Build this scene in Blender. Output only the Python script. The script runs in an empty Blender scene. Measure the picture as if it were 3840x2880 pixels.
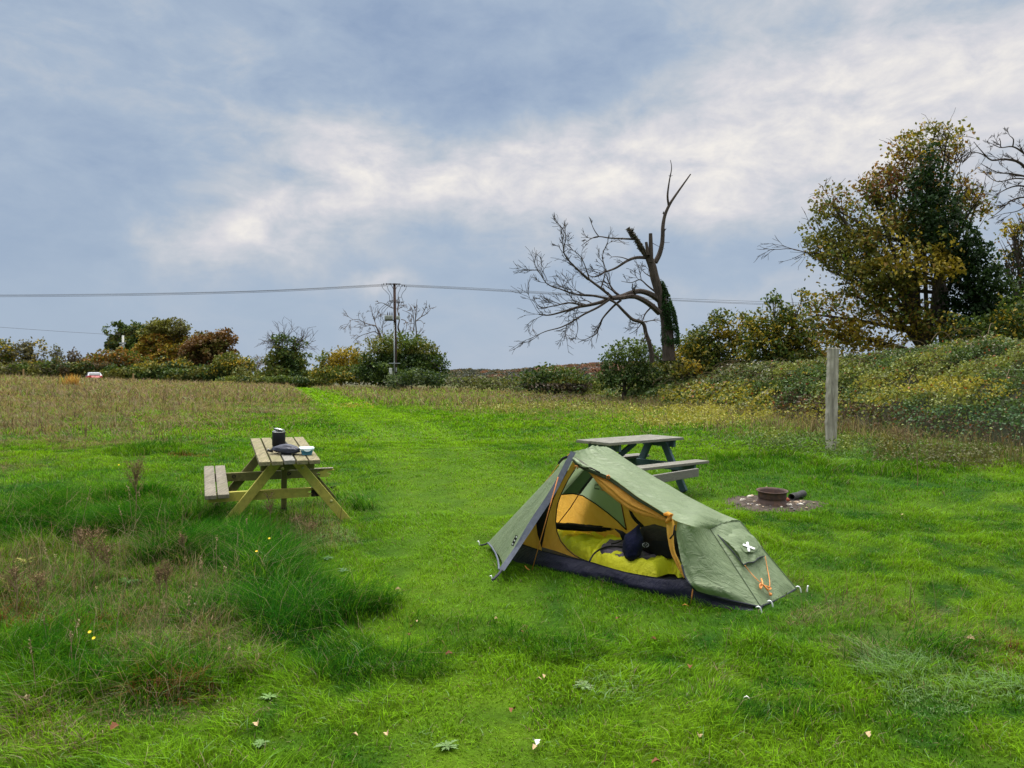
import bpy, bmesh, math, random
import numpy as np
from mathutils import Vector, Matrix, noise as mnoise
R = math.radians
rng = np.random.default_rng(11)
random.seed(11)
sc = bpy.context.scene
COL = sc.collection
F, CX, HY, EYE = 2885.0, 1920.0, 1405.0, 1.65     # photo focal length in px, centre column, horizon row, eye height

# ------------------------------------------------------------------ camera
cam = bpy.data.cameras.new("camera"); co = bpy.data.objects.new("camera", cam); COL.objects.link(co)
cam.sensor_width = 36; cam.lens = 36*F/3840; cam.clip_end = 6000; cam.clip_start = 0.05
cam.shift_y = -(1440-HY)/3840
co.location = (0, 0, EYE); co.rotation_euler = (R(90), 0, 0)
sc.camera = co
sc.view_settings.view_transform = 'Standard'; sc.view_settings.look = 'None'
sc.view_settings.exposure = 0.72; sc.view_settings.gamma = 1
SUN_AZ, SUN_EL = R(8), R(66)      # azimuth clockwise from +Y (view direction), elevation

# ------------------------------------------------------------------ node helpers
def N(nt, t, **kw):
    n = nt.nodes.new(t)
    for k, v in kw.items():
        if k.startswith('i_'):
            key = k[2:]; key = int(key) if key.isdigit() else key
            n.inputs[key].default_value = v
        else: setattr(n, k, v)
    return n
def L(nt, a, b): nt.links.new(a, b)
def math_(nt, op, a, b=None, clamp=False):
    n = N(nt, 'ShaderNodeMath', operation=op); n.use_clamp = clamp
    for i, v in enumerate((a, b)):
        if v is None: continue
        if isinstance(v, (int, float)): n.inputs[i].default_value = v
        else: L(nt, v, n.inputs[i])
    return n.outputs[0]
def mixc(nt, fac, a, b, bt='MIX'):
    n = N(nt, 'ShaderNodeMix', data_type='RGBA', blend_type=bt)
    for s, v in ((0, fac), (6, a), (7, b)):
        if isinstance(v, (int, float)): n.inputs[s].default_value = v
        elif isinstance(v, (tuple, list)): n.inputs[s].default_value = (*v[:3], 1)
        else: L(nt, v, n.inputs[s])
    return n.outputs[2]
def ramp(nt, fac, stops, interp='LINEAR'):
    n = N(nt, 'ShaderNodeValToRGB'); n.color_ramp.interpolation = interp
    e = n.color_ramp.elements
    while len(e) < len(stops): e.new(0.5)
    for i, (p, c) in enumerate(stops):
        e[i].position = p; e[i].color = (*c[:3], 1) if not isinstance(c, (int, float)) else (c, c, c, 1)
    L(nt, fac, n.inputs[0]); return n.outputs[0]
def s2l(r, g, b):
    f = lambda c: (c/255/12.92 if c/255 <= .04045 else ((c/255+.055)/1.055)**2.4)
    return (f(r), f(g), f(b))

# ------------------------------------------------------------------ world: Nishita sky seen through broken cloud
w = bpy.data.worlds.new("World"); sc.world = w; w.use_nodes = True
nt = w.node_tree; nt.nodes.clear()
tc = N(nt, 'ShaderNodeTexCoord'); D = tc.outputs['Generated']
sky = N(nt, 'ShaderNodeTexSky', sky_type='NISHITA'); sky.sun_disc = False
sky.sun_elevation = SUN_EL; sky.sun_rotation = SUN_AZ
sep = N(nt, 'ShaderNodeSeparateXYZ'); L(nt, D, sep.inputs[0])
az = math_(nt, 'ARCTAN2', sep.outputs[0], sep.outputs[1]); el = math_(nt, 'ARCSINE', sep.outputs[2])
ae = N(nt, 'ShaderNodeCombineXYZ'); L(nt, az, ae.inputs[0]); L(nt, el, ae.inputs[1])
# warp
nw = N(nt, 'ShaderNodeTexNoise', i_Scale=5.0, i_Detail=5.0, i_Roughness=0.6); L(nt, D, nw.inputs['Vector'])
sub = N(nt, 'ShaderNodeVectorMath', operation='SUBTRACT'); L(nt, nw.outputs['Color'], sub.inputs[0]); sub.inputs[1].default_value = (.5, .5, .5)
scl = N(nt, 'ShaderNodeVectorMath', operation='MULTIPLY'); L(nt, sub.outputs[0], scl.inputs[0]); scl.inputs[1].default_value = (.30, .15, 0)
wa = N(nt, 'ShaderNodeVectorMath', operation='ADD'); L(nt, ae.outputs[0], wa.inputs[0]); L(nt, scl.outputs[0], wa.inputs[1])
def blob(px, py, rx, ry, rot, amp, vec=None):
    # soft cloud patch centred where the photo shows it (azimuth/elevation), radii in photo px
    a = math.atan((px-CX)/F); e = math.atan((HY-py)/F*math.cos(a))
    m = N(nt, 'ShaderNodeMapping', vector_type='TEXTURE'); L(nt, vec or wa.outputs[0], m.inputs[0])
    m.inputs['Location'].default_value = (a, e, 0); m.inputs['Rotation'].default_value = (0, 0, R(rot)); m.inputs['Scale'].default_value = (rx/F, ry/F, 1)
    ln = N(nt, 'ShaderNodeVectorMath', operation='LENGTH'); L(nt, m.outputs[0], ln.inputs[0])
    g = math_(nt, 'POWER', 2.718, math_(nt, 'MULTIPLY', math_(nt, 'POWER', ln.outputs['Value'], 2.0), -1.0))
    return math_(nt, 'MULTIPLY', g, amp*(.92 if amp > 0 else 1.0))
def total(lst):
    t = lst[0]
    for x in lst[1:]: t = math_(nt, 'ADD', t, x)
    return t
t = total([blob(*b) for b in (
    (880, 850, 460, 115, 12, .45), (1500, 700, 500, 60, 12, .14), (1330, 560, 330, 120, 0, .30), (1750, 720, 560, 160, 8, .30),
    (2250, 620, 560, 190, 10, .28), (2950, 470, 700, 190, 14, .32), (3560, 330, 700, 460, 10, .30), (1350, 1055, 150, 34, 2, .30),
    (2750, 1065, 300, 34, 4, .10), (3300, 640, 600, 120, 4, .18), (900, 240, 260, 200, 40, .10),
    (1560, 210, 800, 240, -6, -.21), (2380, 330, 420, 200, 12, -.12), (120, 780, 330, 420, 0, -.17), (1250, 1010, 900, 90, 0, -.04),
    (2700, 930, 900, 120, 4, -.13), (1750, 450, 300, 120, 0, -.10), (2900, 90, 500, 160, 15, .06))])
def stretched(sx, sy, sz, scale, det, seed, rough=.55):
    m = N(nt, 'ShaderNodeMapping'); L(nt, D, m.inputs[0]); m.inputs['Scale'].default_value = (sx, sy, sz); m.inputs['Rotation'].default_value = (0, R(-10), 0); m.inputs['Location'].default_value = (seed, 0, seed)
    n = N(nt, 'ShaderNodeTexNoise', i_Scale=scale, i_Detail=det, i_Roughness=rough, i_Distortion=.3); L(nt, m.outputs[0], n.inputs['Vector'])
    return math_(nt, 'SUBTRACT', n.outputs['Fac'], .5)
n1 = stretched(1, 1, 2.4, 3.2, 7, 3.1); n2 = stretched(1, 1, 2.0, 11, 6, 7.7, .6)
lowfade = N(nt, 'ShaderNodeMapRange', interpolation_type='SMOOTHSTEP'); L(nt, el, lowfade.inputs[0])
lowfade.inputs[1].default_value = .03; lowfade.inputs[2].default_value = .28; lowfade.inputs[3].default_value = .25; lowfade.inputs[4].default_value = 1
nz = math_(nt, 'ADD', math_(nt, 'MULTIPLY', n1, .65), math_(nt, 'MULTIPLY', n2, .8))
n3 = stretched(1, 1, 1.6, 20, 6, 1.3, .62)
t = math_(nt, 'MULTIPLY', t, math_(nt, 'ADD', 1.0, math_(nt, 'MULTIPLY', math_(nt, 'ADD', n2, n3), 1.0)))      # torn cloud edges
t = math_(nt, 'ADD', t, math_(nt, 'MULTIPLY', nz, lowfade.outputs[0]))
t = math_(nt, 'ADD', t, .33)
ccol = ramp(nt, t, [(0, s2l(141, 160, 187)), (.30, s2l(166, 182, 202)), (.5, s2l(189, 197, 208)), (.72, s2l(213, 213, 219)), (1, s2l(240, 236, 231))])
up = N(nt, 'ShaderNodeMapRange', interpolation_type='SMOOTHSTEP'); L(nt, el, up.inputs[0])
up.inputs[1].default_value = .47; up.inputs[2].default_value = .95; up.inputs[3].default_value = .62; up.inputs[4].default_value = 3.7   # overcast: brighter overhead, boosted above the frame to light the ground
bg_sky = N(nt, 'ShaderNodeBackground'); L(nt, sky.outputs[0], bg_sky.inputs[0]); bg_sky.inputs[1].default_value = .10
warm = N(nt, 'ShaderNodeMapRange', interpolation_type='SMOOTHSTEP'); L(nt, el, warm.inputs[0]); warm.inputs[1].default_value = .46; warm.inputs[2].default_value = .8; warm.inputs[3].default_value = 0; warm.inputs[4].default_value = .8
ccol = mixc(nt, warm.outputs[0], ccol, s2l(228, 224, 216))        # unseen sky overhead given a warm tint to offset blue ambient light
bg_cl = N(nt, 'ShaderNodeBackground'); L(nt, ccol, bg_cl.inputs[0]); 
back_ = N(nt, 'ShaderNodeMapRange', interpolation_type='SMOOTHSTEP'); L(nt, sep.outputs[1], back_.inputs[0])      # unseen sky behind the camera dimmed to darken sides facing it
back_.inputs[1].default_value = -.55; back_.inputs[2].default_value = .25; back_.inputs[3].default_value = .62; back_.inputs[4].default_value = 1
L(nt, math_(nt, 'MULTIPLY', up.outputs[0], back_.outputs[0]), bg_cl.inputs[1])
cover = N(nt, 'ShaderNodeMapRange', interpolation_type='SMOOTHSTEP'); L(nt, t, cover.inputs[0])
cover.inputs[1].default_value = .05; cover.inputs[2].default_value = .5; cover.inputs[3].default_value = .94; cover.inputs[4].default_value = 1
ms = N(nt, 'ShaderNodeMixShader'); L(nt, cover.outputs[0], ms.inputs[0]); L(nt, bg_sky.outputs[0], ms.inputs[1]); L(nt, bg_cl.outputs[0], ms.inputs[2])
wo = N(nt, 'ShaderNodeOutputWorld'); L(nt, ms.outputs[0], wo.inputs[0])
sun = bpy.data.lights.new("sun", 'SUN'); so = bpy.data.objects.new("sun", sun); COL.objects.link(so)
sun.energy = 1.5; sun.angle = R(22); sun.color = (1, .96, .9)
sd = Vector((math.sin(SUN_AZ)*math.cos(SUN_EL), math.cos(SUN_AZ)*math.cos(SUN_EL), math.sin(SUN_EL)))
so.rotation_euler = sd.to_track_quat('Z', 'Y').to_euler(); so.location = (0, -5, 20)

# ------------------------------------------------------------------ materials
def new_mat(name):
    m = bpy.data.materials.new(name); m.use_nodes = True; nt = m.node_tree; nt.nodes.clear()
    return m, nt, N(nt, 'ShaderNodeOutputMaterial')
def surf_mat(name, col, col2=None, rough=.8, nscale=8, stretch=(1, 1, 1), bump=.0, bscale=None, trans=0, metal=0, col3=None, detail=6, sheen=0, backcol=None, spec=.3, bdist=.01):
    m, nt, out = new_mat(name)
    tc = N(nt, 'ShaderNodeTexCoord'); mp = N(nt, 'ShaderNodeMapping'); L(nt, tc.outputs['Object'], mp.inputs[0]); mp.inputs['Scale'].default_value = stretch
    b = N(nt, 'ShaderNodeBsdfPrincipled'); b.inputs['Roughness'].default_value = rough; b.inputs['Metallic'].default_value = metal
    b.inputs['Specular IOR Level'].default_value = spec
    n = N(nt, 'ShaderNodeTexNoise', i_Scale=nscale, i_Detail=detail, i_Roughness=.6); L(nt, mp.outputs[0], n.inputs['Vector'])
    c = ramp(nt, n.outputs['Fac'], [(.32, col2 or tuple(x*.8 for x in col)), (.66, col)])
    if col3:
        n3 = N(nt, 'ShaderNodeTexNoise', i_Scale=nscale*.37, i_Detail=5, i_Roughness=.7); L(nt, mp.outputs[0], n3.inputs['Vector'])
        c = mixc(nt, ramp(nt, n3.outputs['Fac'], [(.48, 0.0), (.62, 1.0)]), c, col3)
    L(nt, c, b.inputs['Base Color'])
    if sheen: b.inputs['Sheen Weight'].default_value = sheen
    if bump:
        nb = N(nt, 'ShaderNodeTexNoise', i_Scale=bscale or nscale*3, i_Detail=5, i_Roughness=.6); L(nt, mp.outputs[0], nb.inputs['Vector'])
        bp = N(nt, 'ShaderNodeBump', i_Strength=bump, i_Distance=bdist); L(nt, nb.outputs['Fac'], bp.inputs['Height']); L(nt, bp.outputs[0], b.inputs['Normal'])
    sh = b.outputs[0]
    if trans:
        tr = N(nt, 'ShaderNodeBsdfTranslucent'); L(nt, c, tr.inputs[0]); mx = N(nt, 'ShaderNodeMixShader'); mx.inputs[0].default_value = trans
        L(nt, sh, mx.inputs[1]); L(nt, tr.outputs[0], mx.inputs[2]); sh = mx.outputs[0]
    L(nt, sh, out.inputs[0]); return m
def leaf_mat(name, trans=.3, rough=.55, spec=.25, gain=1.0):
    m, nt, out = new_mat(name)
    a = N(nt, 'ShaderNodeAttribute', attribute_name='Col')
    b = N(nt, 'ShaderNodeBsdfPrincipled'); b.inputs['Roughness'].default_value = rough; b.inputs['Specular IOR Level'].default_value = spec
    L(nt, a.outputs['Color'], b.inputs['Base Color'])
    tr = N(nt, 'ShaderNodeBsdfTranslucent'); L(nt, mixc(nt, 1.0, a.outputs['Color'], (1.15, 1.1, .6), 'MULTIPLY'), tr.inputs[0])
    mx = N(nt, 'ShaderNodeMixShader'); mx.inputs[0].default_value = trans
    L(nt, b.outputs[0], mx.inputs[1]); L(nt, tr.outputs[0], mx.inputs[2]); L(nt, mx.outputs[0], out.inputs[0]); return m
LEAF = leaf_mat("leaf"); GRASS = leaf_mat("grass_blade", .38, .9, .03)
BARK = surf_mat("bark", (.11, .085, .07), (.045, .035, .03), .95, 14, (1, 1, .25), .6, bdist=.03)
TWIG = surf_mat("twig", (.075, .055, .048), (.04, .03, .028), .95, 20)

# ------------------------------------------------------------------ mesh helpers
def link(name, me, parent=None, mat=None, smooth=False):
    o = bpy.data.objects.new(name, me); COL.objects.link(o)
    if parent: o.parent = parent; o.matrix_parent_inverse = Matrix.Translation(-parent.location) if True else o.matrix_parent_inverse
    for m in (mat if isinstance(mat, (list, tuple)) else [mat]):
        if m: me.materials.append(m)
    if smooth and len(me.polygons): me.polygons.foreach_set('use_smooth', np.ones(len(me.polygons), bool))
    return o
def tag(o, label=None, cat=None, group=None, kind=None):
    for k, v in (('label', label), ('category', cat), ('group', group), ('kind', kind)):
        if v: o[k] = v
    return o
def thing(name, label, cat, loc=(0, 0, 0), group=None):
    o = bpy.data.objects.new(name, None); COL.objects.link(o); o.location = loc; o.empty_display_size = .2
    return tag(o, label, cat, group)
class MB:
    """collects pieces and links them as ONE mesh object"""
    def __init__(s): s.v = []; s.f = []; s.n = 0; s.mi = []
    def add(s, v, f, m=0):
        s.v.append(np.asarray(v, float).reshape(-1, 3)); s.f += [tuple(i+s.n for i in q) for q in f]; s.mi += [m]*len(f); s.n += len(s.v[-1]); return s
    def box(s, lo, hi, M=None, m=0, bev=0):
        x0, y0, z0 = lo; x1, y1, z1 = hi
        if bev:
            b = bev; bm = bmesh.new(); bmesh.ops.create_cube(bm, size=1)
            for v in bm.verts: v.co = Vector(((x0+x1)/2+v.co.x*(x1-x0), (y0+y1)/2+v.co.y*(y1-y0), (z0+z1)/2+v.co.z*(z1-z0)))
            bmesh.ops.bevel(bm, geom=bm.edges[:], offset=b, segments=2, affect='EDGES', profile=.6)
            bm.verts.index_update(); v = np.array([tuple(a.co) for a in bm.verts]); f = [tuple(a.index for a in q.verts) for q in bm.faces]; bm.free()
        else:
            v = np.array([(x, y, z) for x in (x0, x1) for y in (y0, y1) for z in (z0, z1)], float)
            f = [(0, 1, 3, 2), (4, 6, 7, 5), (0, 4, 5, 1), (2, 3, 7, 6), (0, 2, 6, 4), (1, 5, 7, 3)]
        if M is not None: v = xf(v, M)
        return s.add(v, f, m)
    def beam(s, a, b, wid, thk, up=(0, 0, 1), bev=.004, m=0, seg=1):
        """a rectangular timber from a to b; wid along `up`-perp in plane, thk across"""
        a = Vector(a); b = Vector(b); d = (b-a); ln = d.length; d.normalize(); u = Vector(up); x = d.cross(u).normalized(); z = x.cross(d).normalized()
        M = Matrix(((d.x, x.x, z.x, a.x), (d.y, x.y, z.y, a.y), (d.z, x.z, z.z, a.z), (0, 0, 0, 1)))
        return s.box((0, -thk/2, -wid/2), (ln, thk/2, wid/2), M, m, bev)
    def grid(s, P, closed=False, m=0):
        P = np.asarray(P, float); a, b = P.shape[:2]; f = []
        for i in range(a-1):
            for j in range(b if closed else b-1):
                j2 = (j+1) % b; f.append((i*b+j, i*b+j2, (i+1)*b+j2, (i+1)*b+j))
        return s.add(P, f, m)
    def tube(s, pts, r, n=6, cap=True, m=0):
        pts = np.asarray(pts, float); k = len(pts); r = np.full(k, r, float) if np.isscalar(r) else np.asarray(r, float)
        t = np.gradient(pts, axis=0); t /= np.linalg.norm(t, axis=1)[:, None]+1e-9
        ref = np.array((0, 0, 1.)) if abs(t[0][2]) < .9 else np.array((1., 0, 0))
        u = np.cross(t, ref); u /= np.linalg.norm(u, axis=1)[:, None]+1e-9; v = np.cross(t, u)
        a = np.arange(n)*2*math.pi/n
        P = pts[:, None, :]+r[:, None, None]*(np.cos(a)[None, :, None]*u[:, None, :]+np.sin(a)[None, :, None]*v[:, None, :])
        s.grid(P, True, m)
        if cap and n > 2:
            b = s.n-k*n; s.f += [tuple(b+i for i in range(n))[::-1], tuple(b+(k-1)*n+i for i in range(n))]; s.mi += [m, m]
        return s
    def lathe(s, prof, c=(0, 0, 0), n=32, M=None, m=0):
        a = np.arange(n)*2*math.pi/n; pr = np.array(prof, float)
        P = np.stack([pr[:, 0, None]*np.cos(a), pr[:, 0, None]*np.sin(a), np.repeat(pr[:, 1, None], n, 1)], -1)+np.array(c)
        if M is not None: P = xf(P.reshape(-1, 3), M).reshape(P.shape)
        return s.grid(P, True, m)
    def build(s, name, mat=None, parent=None, smooth=False):
        me = bpy.data.meshes.new(name); v = np.concatenate(s.v); me.from_pydata(v.tolist(), [], s.f); me.update()
        o = link(name, me, parent, mat, smooth)
        if any(s.mi): me.polygons.foreach_set('material_index', s.mi)
        return o
def xf(v, M):
    M = np.array(M); return np.asarray(v) @ M[:3, :3].T + M[:3, 3]
def smooth_poly(pts, n):
    """resample a polyline to n points with a Catmull-Rom curve"""
    p = np.asarray(pts, float); k = len(p)
    if k == 2: return p[0]+(p[1]-p[0])*np.linspace(0, 1, n)[:, None]
    d = np.r_[0, np.cumsum(np.linalg.norm(np.diff(p, axis=0), axis=1))]; q = np.linspace(0, d[-1], n)
    i = np.clip(np.searchsorted(d, q, 'right')-1, 0, k-2); t = ((q-d[i])/(d[i+1]-d[i]+1e-9))[:, None]
    p0 = p[np.maximum(i-1, 0)]; p1 = p[i]; p2 = p[i+1]; p3 = p[np.minimum(i+2, k-1)]
    return .5*((2*p1)+(-p0+p2)*t+(2*p0-5*p1+4*p2-p3)*t*t+(-p0+3*p1-3*p2+p3)*t**3)
def raw_mesh(name, verts, faces_n, loops, cols=None, mat=None, parent=None, smooth=False):
    """fast mesh from numpy: faces_n = corners per face, loops = flat vertex indices, cols = colour per vertex"""
    me = bpy.data.meshes.new(name); nv = len(verts); nf = len(faces_n)
    me.vertices.add(nv); me.vertices.foreach_set('co', verts.astype(np.float32).ravel())
    me.loops.add(len(loops)); me.loops.foreach_set('vertex_index', loops.astype(np.int32))
    me.polygons.add(nf); st = np.r_[0, np.cumsum(faces_n)[:-1]].astype(np.int32)
    me.polygons.foreach_set('loop_start', st); me.polygons.foreach_set('loop_total', faces_n.astype(np.int32))
    if cols is not None:
        at = me.color_attributes.new('Col', 'FLOAT_COLOR', 'POINT')
        at.data.foreach_set('color', np.c_[cols, np.ones(nv)].astype(np.float32).ravel())
    me.update(calc_edges=True)
    return link(name, me, parent, mat, smooth)
# value noise in numpy
def vn(x, y, s=0):
    xi = np.floor(x).astype(np.int64); yi = np.floor(y).astype(np.int64); fx = x-xi; fy = y-yi
    h = lambda a, b: ((np.sin(a*127.1+b*311.7+s*74.7)*43758.5453) % 1.0)
    fx = fx*fx*(3-2*fx); fy = fy*fy*(3-2*fy)
    return (h(xi, yi)*(1-fx)+h(xi+1, yi)*fx)*(1-fy)+(h(xi, yi+1)*(1-fx)+h(xi+1, yi+1)*fx)*fy
def fbm(x, y, s=0, o=4):
    t = 0; a = .5; n = 0
    for i in range(o): t = t+a*vn(x*2**i, y*2**i, s+i*13); n += a; a *= .55
    return t/n
def vn3(p, s=0):
    return (vn(p[:, 0]+p[:, 2]*.71, p[:, 1]-p[:, 2]*.53, s)+vn(p[:, 1]+17+p[:, 2]*.3, p[:, 2]*1.1-p[:, 0]*.4, s+5))/2
def sst(a, b, x):
    t = np.clip((x-a)/(b-a), 0, 1); return t*t*(3-2*t)

# ------------------------------------------------------------------ the lie of the land
ZU = ((-1.2, 1.7), (-.665, 1.22), (-.55, .98), (-.39, .62), (-.15, .2), (.1, .0), (.4, .0), (.9, .2))
def gz(x, y):
    x = np.asarray(x, float); y = np.asarray(y, float)
    u = x/np.maximum(y, 8); zc = np.interp(u, [a for a, _ in ZU], [b for _, b in ZU])
    z = .045*(np.clip(y, 2.2, 14)-8.4)
    s = sst(14, 62, y)
    z = z+s*(zc-.252)
    left = np.interp(u, [-.7, -.25, 0], [1, .6, .0])
    z = z-sst(64, 108, y)*(1.1*left+.4)
    z = z-sst(160, 500, y)*8
    near = 1-sst(18, 40, y)
    z = z+near*(.05*(fbm(x*.8, y*.8, 3)-.5)+.03*(vn(x*3, y*3, 9)-.5))
    return z
def P(px, py, d): return Vector(((px-CX)/F*d, d, EYE-(py-HY)/F*d))
def G(px, py, lift=0):
    """the ground point seen at a photo pixel"""
    ds = 2.0*1.035**np.arange(126); hit = EYE-(py-HY)/F*ds < gz((px-CX)/F*ds, ds)+lift
    i = int(np.argmax(hit)) if hit.any() else 125
    lo, hi = ds[max(i-1, 0)], ds[i]
    for _ in range(11):
        m = (lo+hi)/2
        if EYE-(py-HY)/F*m > float(gz((px-CX)/F*m, m))+lift: lo = m
        else: hi = m
    return P(px, py, lo)
def on_plane(px, py, o, n):
    r = Vector(((px-CX)/F, 1, -(py-HY)/F)); e = Vector((0, 0, EYE)); n = Vector(n)
    return e+r*((Vector(o)-e).dot(n)/r.dot(n))
def at_ground(x, y, lift=0): return Vector((x, y, float(gz(x, y))+lift))

# ------------------------------------------------------------------ where which grass grows (by ground position)
def to_px(x, y):
    z = gz(x, y); yy = np.maximum(y, 1.5)
    return CX+F*x/yy, HY+F*(EYE-z)/yy
def ell(px, py, lst, soft=.45):
    m = np.zeros_like(px)
    for cx, cy, rx, ry, a in lst:
        q = ((px-cx)/rx)**2+((py-cy)/ry)**2
        m = np.maximum(m, a*(1-sst(1-soft, 1+soft, q)))
    return m
DARK = [(300, 1985, 420, 55, 1), (640, 1960, 260, 45, .9), (800, 2080, 260, 75, 1), (1000, 2200, 260, 90, 1), (1230, 2330, 300, 100, 1), (1180, 2210, 200, 60, .9),
        (1480, 2280, 190, 65, .9), (1420, 2480, 230, 70, .8), (1600, 2500, 160, 60, .6), (900, 2330, 250, 80, .7), (60, 2480, 300, 60, .5), (600, 2560, 330, 60, .5),
        (400, 1870, 260, 30, .4), (560, 1700, 160, 16, .6), (3300, 1775, 260, 28, .55), (3560, 1700, 300, 30, .35), (2900, 1735, 260, 25, .4),
        (1330, 1880, 110, 18, .35), (3500, 2480, 200, 60, .35), (2100, 2420, 160, 60, .35), (1900, 2380, 200, 50, .3), (3000, 2690, 260, 60, .3), (2360, 1990, 700, 200, .0)]
STRAW = [(520, 2170, 260, 120, .6), (640, 2400, 280, 110, .75), (170, 2230, 240, 150, .6), (850, 2440, 220, 70, .5), (1130, 2010, 110, 70, .6), (180, 2720, 330, 130, .35),
         (700, 2650, 300, 70, .35), (2620, 2530, 90, 40, .3), (3300, 2290, 160, 40, .4), (3360, 2420, 200, 60, .35), (3120, 2310, 80, 30, .5), (2900, 2250, 80, 30, .25), (3700, 2450, 160, 60, .3)]
RED = [(40, 2330, 150, 70, .8), (720, 2590, 160, 50, .55), (280, 2400, 130, 60, .4), (700, 1712, 60, 12, .9), (3780, 2440, 80, 30, .5)]
PALE = [(3640, 2590, 260, 75, .8), (3460, 2490, 130, 40, .7), (1170, 2010, 90, 70, .5), (1120, 2170, 150, 90, .35), (2250, 2560, 110, 40, .4), (1650, 2800, 80, 40, .4), (3250, 1700, 200, 30, .5)]
PATHC = [(1100, 1446, 24), (1180, 1476, 60), (1265, 1508, 100), (1380, 1550, 150), (1520, 1610, 210), (1640, 1690, 230), (1740, 1800, 330)]
def path_mask(px, py):
    ys = [a[1] for a in PATHC]; c = np.interp(py, ys, [a[0] for a in PATHC]); h = np.interp(py, ys, [a[2] for a in PATHC])
    t = (px-c)/h
    m = (1-sst(.6, 1.25, np.abs(t)))*sst(1438, 1452, py)
    tr = np.exp(-((np.abs(t)-.5)/.16)**2)*m
    return m, tr*(1-sst(1560, 1800, py))
def fields(x, y):
    px, py = to_px(x, y)
    wx = (fbm(x*1.3, y*1.3, 21)-.5); wy = (fbm(x*1.3+9, y*1.3, 33)-.5)
    sc_ = np.clip((py-HY)/600, .12, 1.4)
    pxw = px+wx*420*sc_; pyw = py+wy*150*sc_
    front = (y > 1.5)
    dk = ell(pxw, pyw, DARK)*front; st = ell(pxw, pyw, STRAW)*front; rd = ell(pxw, pyw, RED)*front; pl = ell(pxw, pyw, PALE)*front
    pm, tr = path_mask(px+wx*60*sc_, py)
    # dry meadow far off, thicker to the left and below the hedges
    edge = np.interp(px, [-400, 0, 700, 1100, 1350, 1800, 2500, 3000, 3900], [1700, 1650, 1585, 1530, 1512, 1540, 1590, 1650, 1745])
    dry = 1-sst(-1.1, 1.1, (py-edge)/np.interp(px, [0, 1000, 1500, 4000], [120, 80, 34, 30])+wx*3.2)
    dry = dry*np.clip(.35+1.5*fbm(x*.22, y*.22, 55), .3, 1)
    dry = np.where(y > 1.5, dry, .2)*(1-pm)*np.where(px > 1150, .62, 1)*np.where(px > 2100, .6, 1)
    rough = np.clip(ell(pxw, pyw, [(350, 2250, 900, 420, 1)], .3)*front, 0, 1)
    patch = fbm(x*.55+3, y*.55, 41); fine = fbm(x*3.1, y*3.1, 47)
    return dict(px=px, py=py, dk=dk, st=st, rd=rd, pl=pl, pm=pm*front, tr=tr*front, dry=dry, rough=rough, patch=patch, fine=fine)
def mixa(a, b, t): return a+(b-a)*t[:, None]
C_LIME, C_MID, C_DEEP, C_DARKG = np.array((.165, .320, .013)), np.array((.076, .212, .009)), np.array((.023, .112, .006)), np.array((.010, .068, .004))
C_TAN, C_BROWN, C_RED, C_PALE, C_OLIVE = np.array((.31, .245, .155)), np.array((.165, .115, .085)), np.array((.20, .09, .035)), np.array((.26, .40, .19)), np.array((.145, .145, .055))
def lawn_col(f, n, r):
    c = mixa(np.tile(C_MID, (n, 1)), np.tile(C_LIME, (n, 1)), np.clip((f['patch']-.32)*2.6+(f['fine']-.5)*.9, 0, 1))
    c = mixa(c, np.tile(C_DEEP, (n, 1)), np.clip((.50-f['fine'])*4.0, 0, .9))
    c = mixa(c, np.tile(C_LIME*1.15, (n, 1)), f['pm']*.45); c = mixa(c, np.tile(C_LIME*1.2, (n, 1)), f['tr']*.8)
    c = mixa(c, np.tile(C_MID*.85, (n, 1)), f['rough']*.6)
    c = mixa(c, np.tile(C_DARKG, (n, 1)), np.clip(f['dk'], 0, 1)*.9)
    c = mixa(c, np.tile(C_OLIVE, (n, 1)), f['dry']*.55)
    return c

# ------------------------------------------------------------------ ground: one sheet to the horizon
def ground():
    k = 230; u = np.linspace(-1, 1, 2*k+1); xs = 1500*np.sinh(u*6.2)/math.sinh(6.2)
    v = np.linspace(-.62, 1, 440); ys = 4+2600*np.sinh(v*6.6)/math.sinh(6.6)
    X, Y = np.meshgrid(xs, ys); x = X.ravel(); y = Y.ravel(); z = gz(x, y)
    f = fields(x, y); n = len(x)
    c = lawn_col(f, n, None)*.55
    c = mixa(c, np.tile(C_TAN*.42, (n, 1)), np.clip(f['dry']*.85+f['st']*.5, 0, .9))
    fp = np.hypot((f['px']-2895)/175, (f['py']-1898)/34)
    v_ = np.c_[x, y, z]; a, b = X.shape
    i = np.arange((a-1)*(b-1)); r_ = i//(b-1); q = i % (b-1); i0 = r_*b+q
    lp = np.c_[i0, i0+1, i0+1+b, i0+b].ravel()
    m, nt, out = new_mat("ground"); at = N(nt, 'ShaderNodeAttribute', attribute_name='Col')
    tcn = N(nt, 'ShaderNodeTexCoord'); n1 = N(nt, 'ShaderNodeTexNoise', i_Scale=14.0, i_Detail=8.0, i_Roughness=.7); L(nt, tcn.outputs['Object'], n1.inputs['Vector'])
    col = mixc(nt, ramp(nt, n1.outputs['Fac'], [(.35, .25), (.7, .9)]), mixc(nt, 1.0, at.outputs['Color'], (.5, .42, .34), 'MULTIPLY'), at.outputs['Color'])
    bs = N(nt, 'ShaderNodeBsdfPrincipled'); bs.inputs['Roughness'].default_value = .95; bs.inputs['Specular IOR Level'].default_value = .1; L(nt, col, bs.inputs['Base Color'])
    bp = N(nt, 'ShaderNodeBump', i_Strength=.8, i_Distance=.04); L(nt, n1.outputs['Fac'], bp.inputs['Height']); L(nt, bp.outputs[0], bs.inputs['Normal']); L(nt, bs.outputs[0], out.inputs[0])
    o = raw_mesh("ground", v_, np.full(len(i), 4), lp, c, m, smooth=True); tag(o, kind='structure')
ground()

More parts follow.
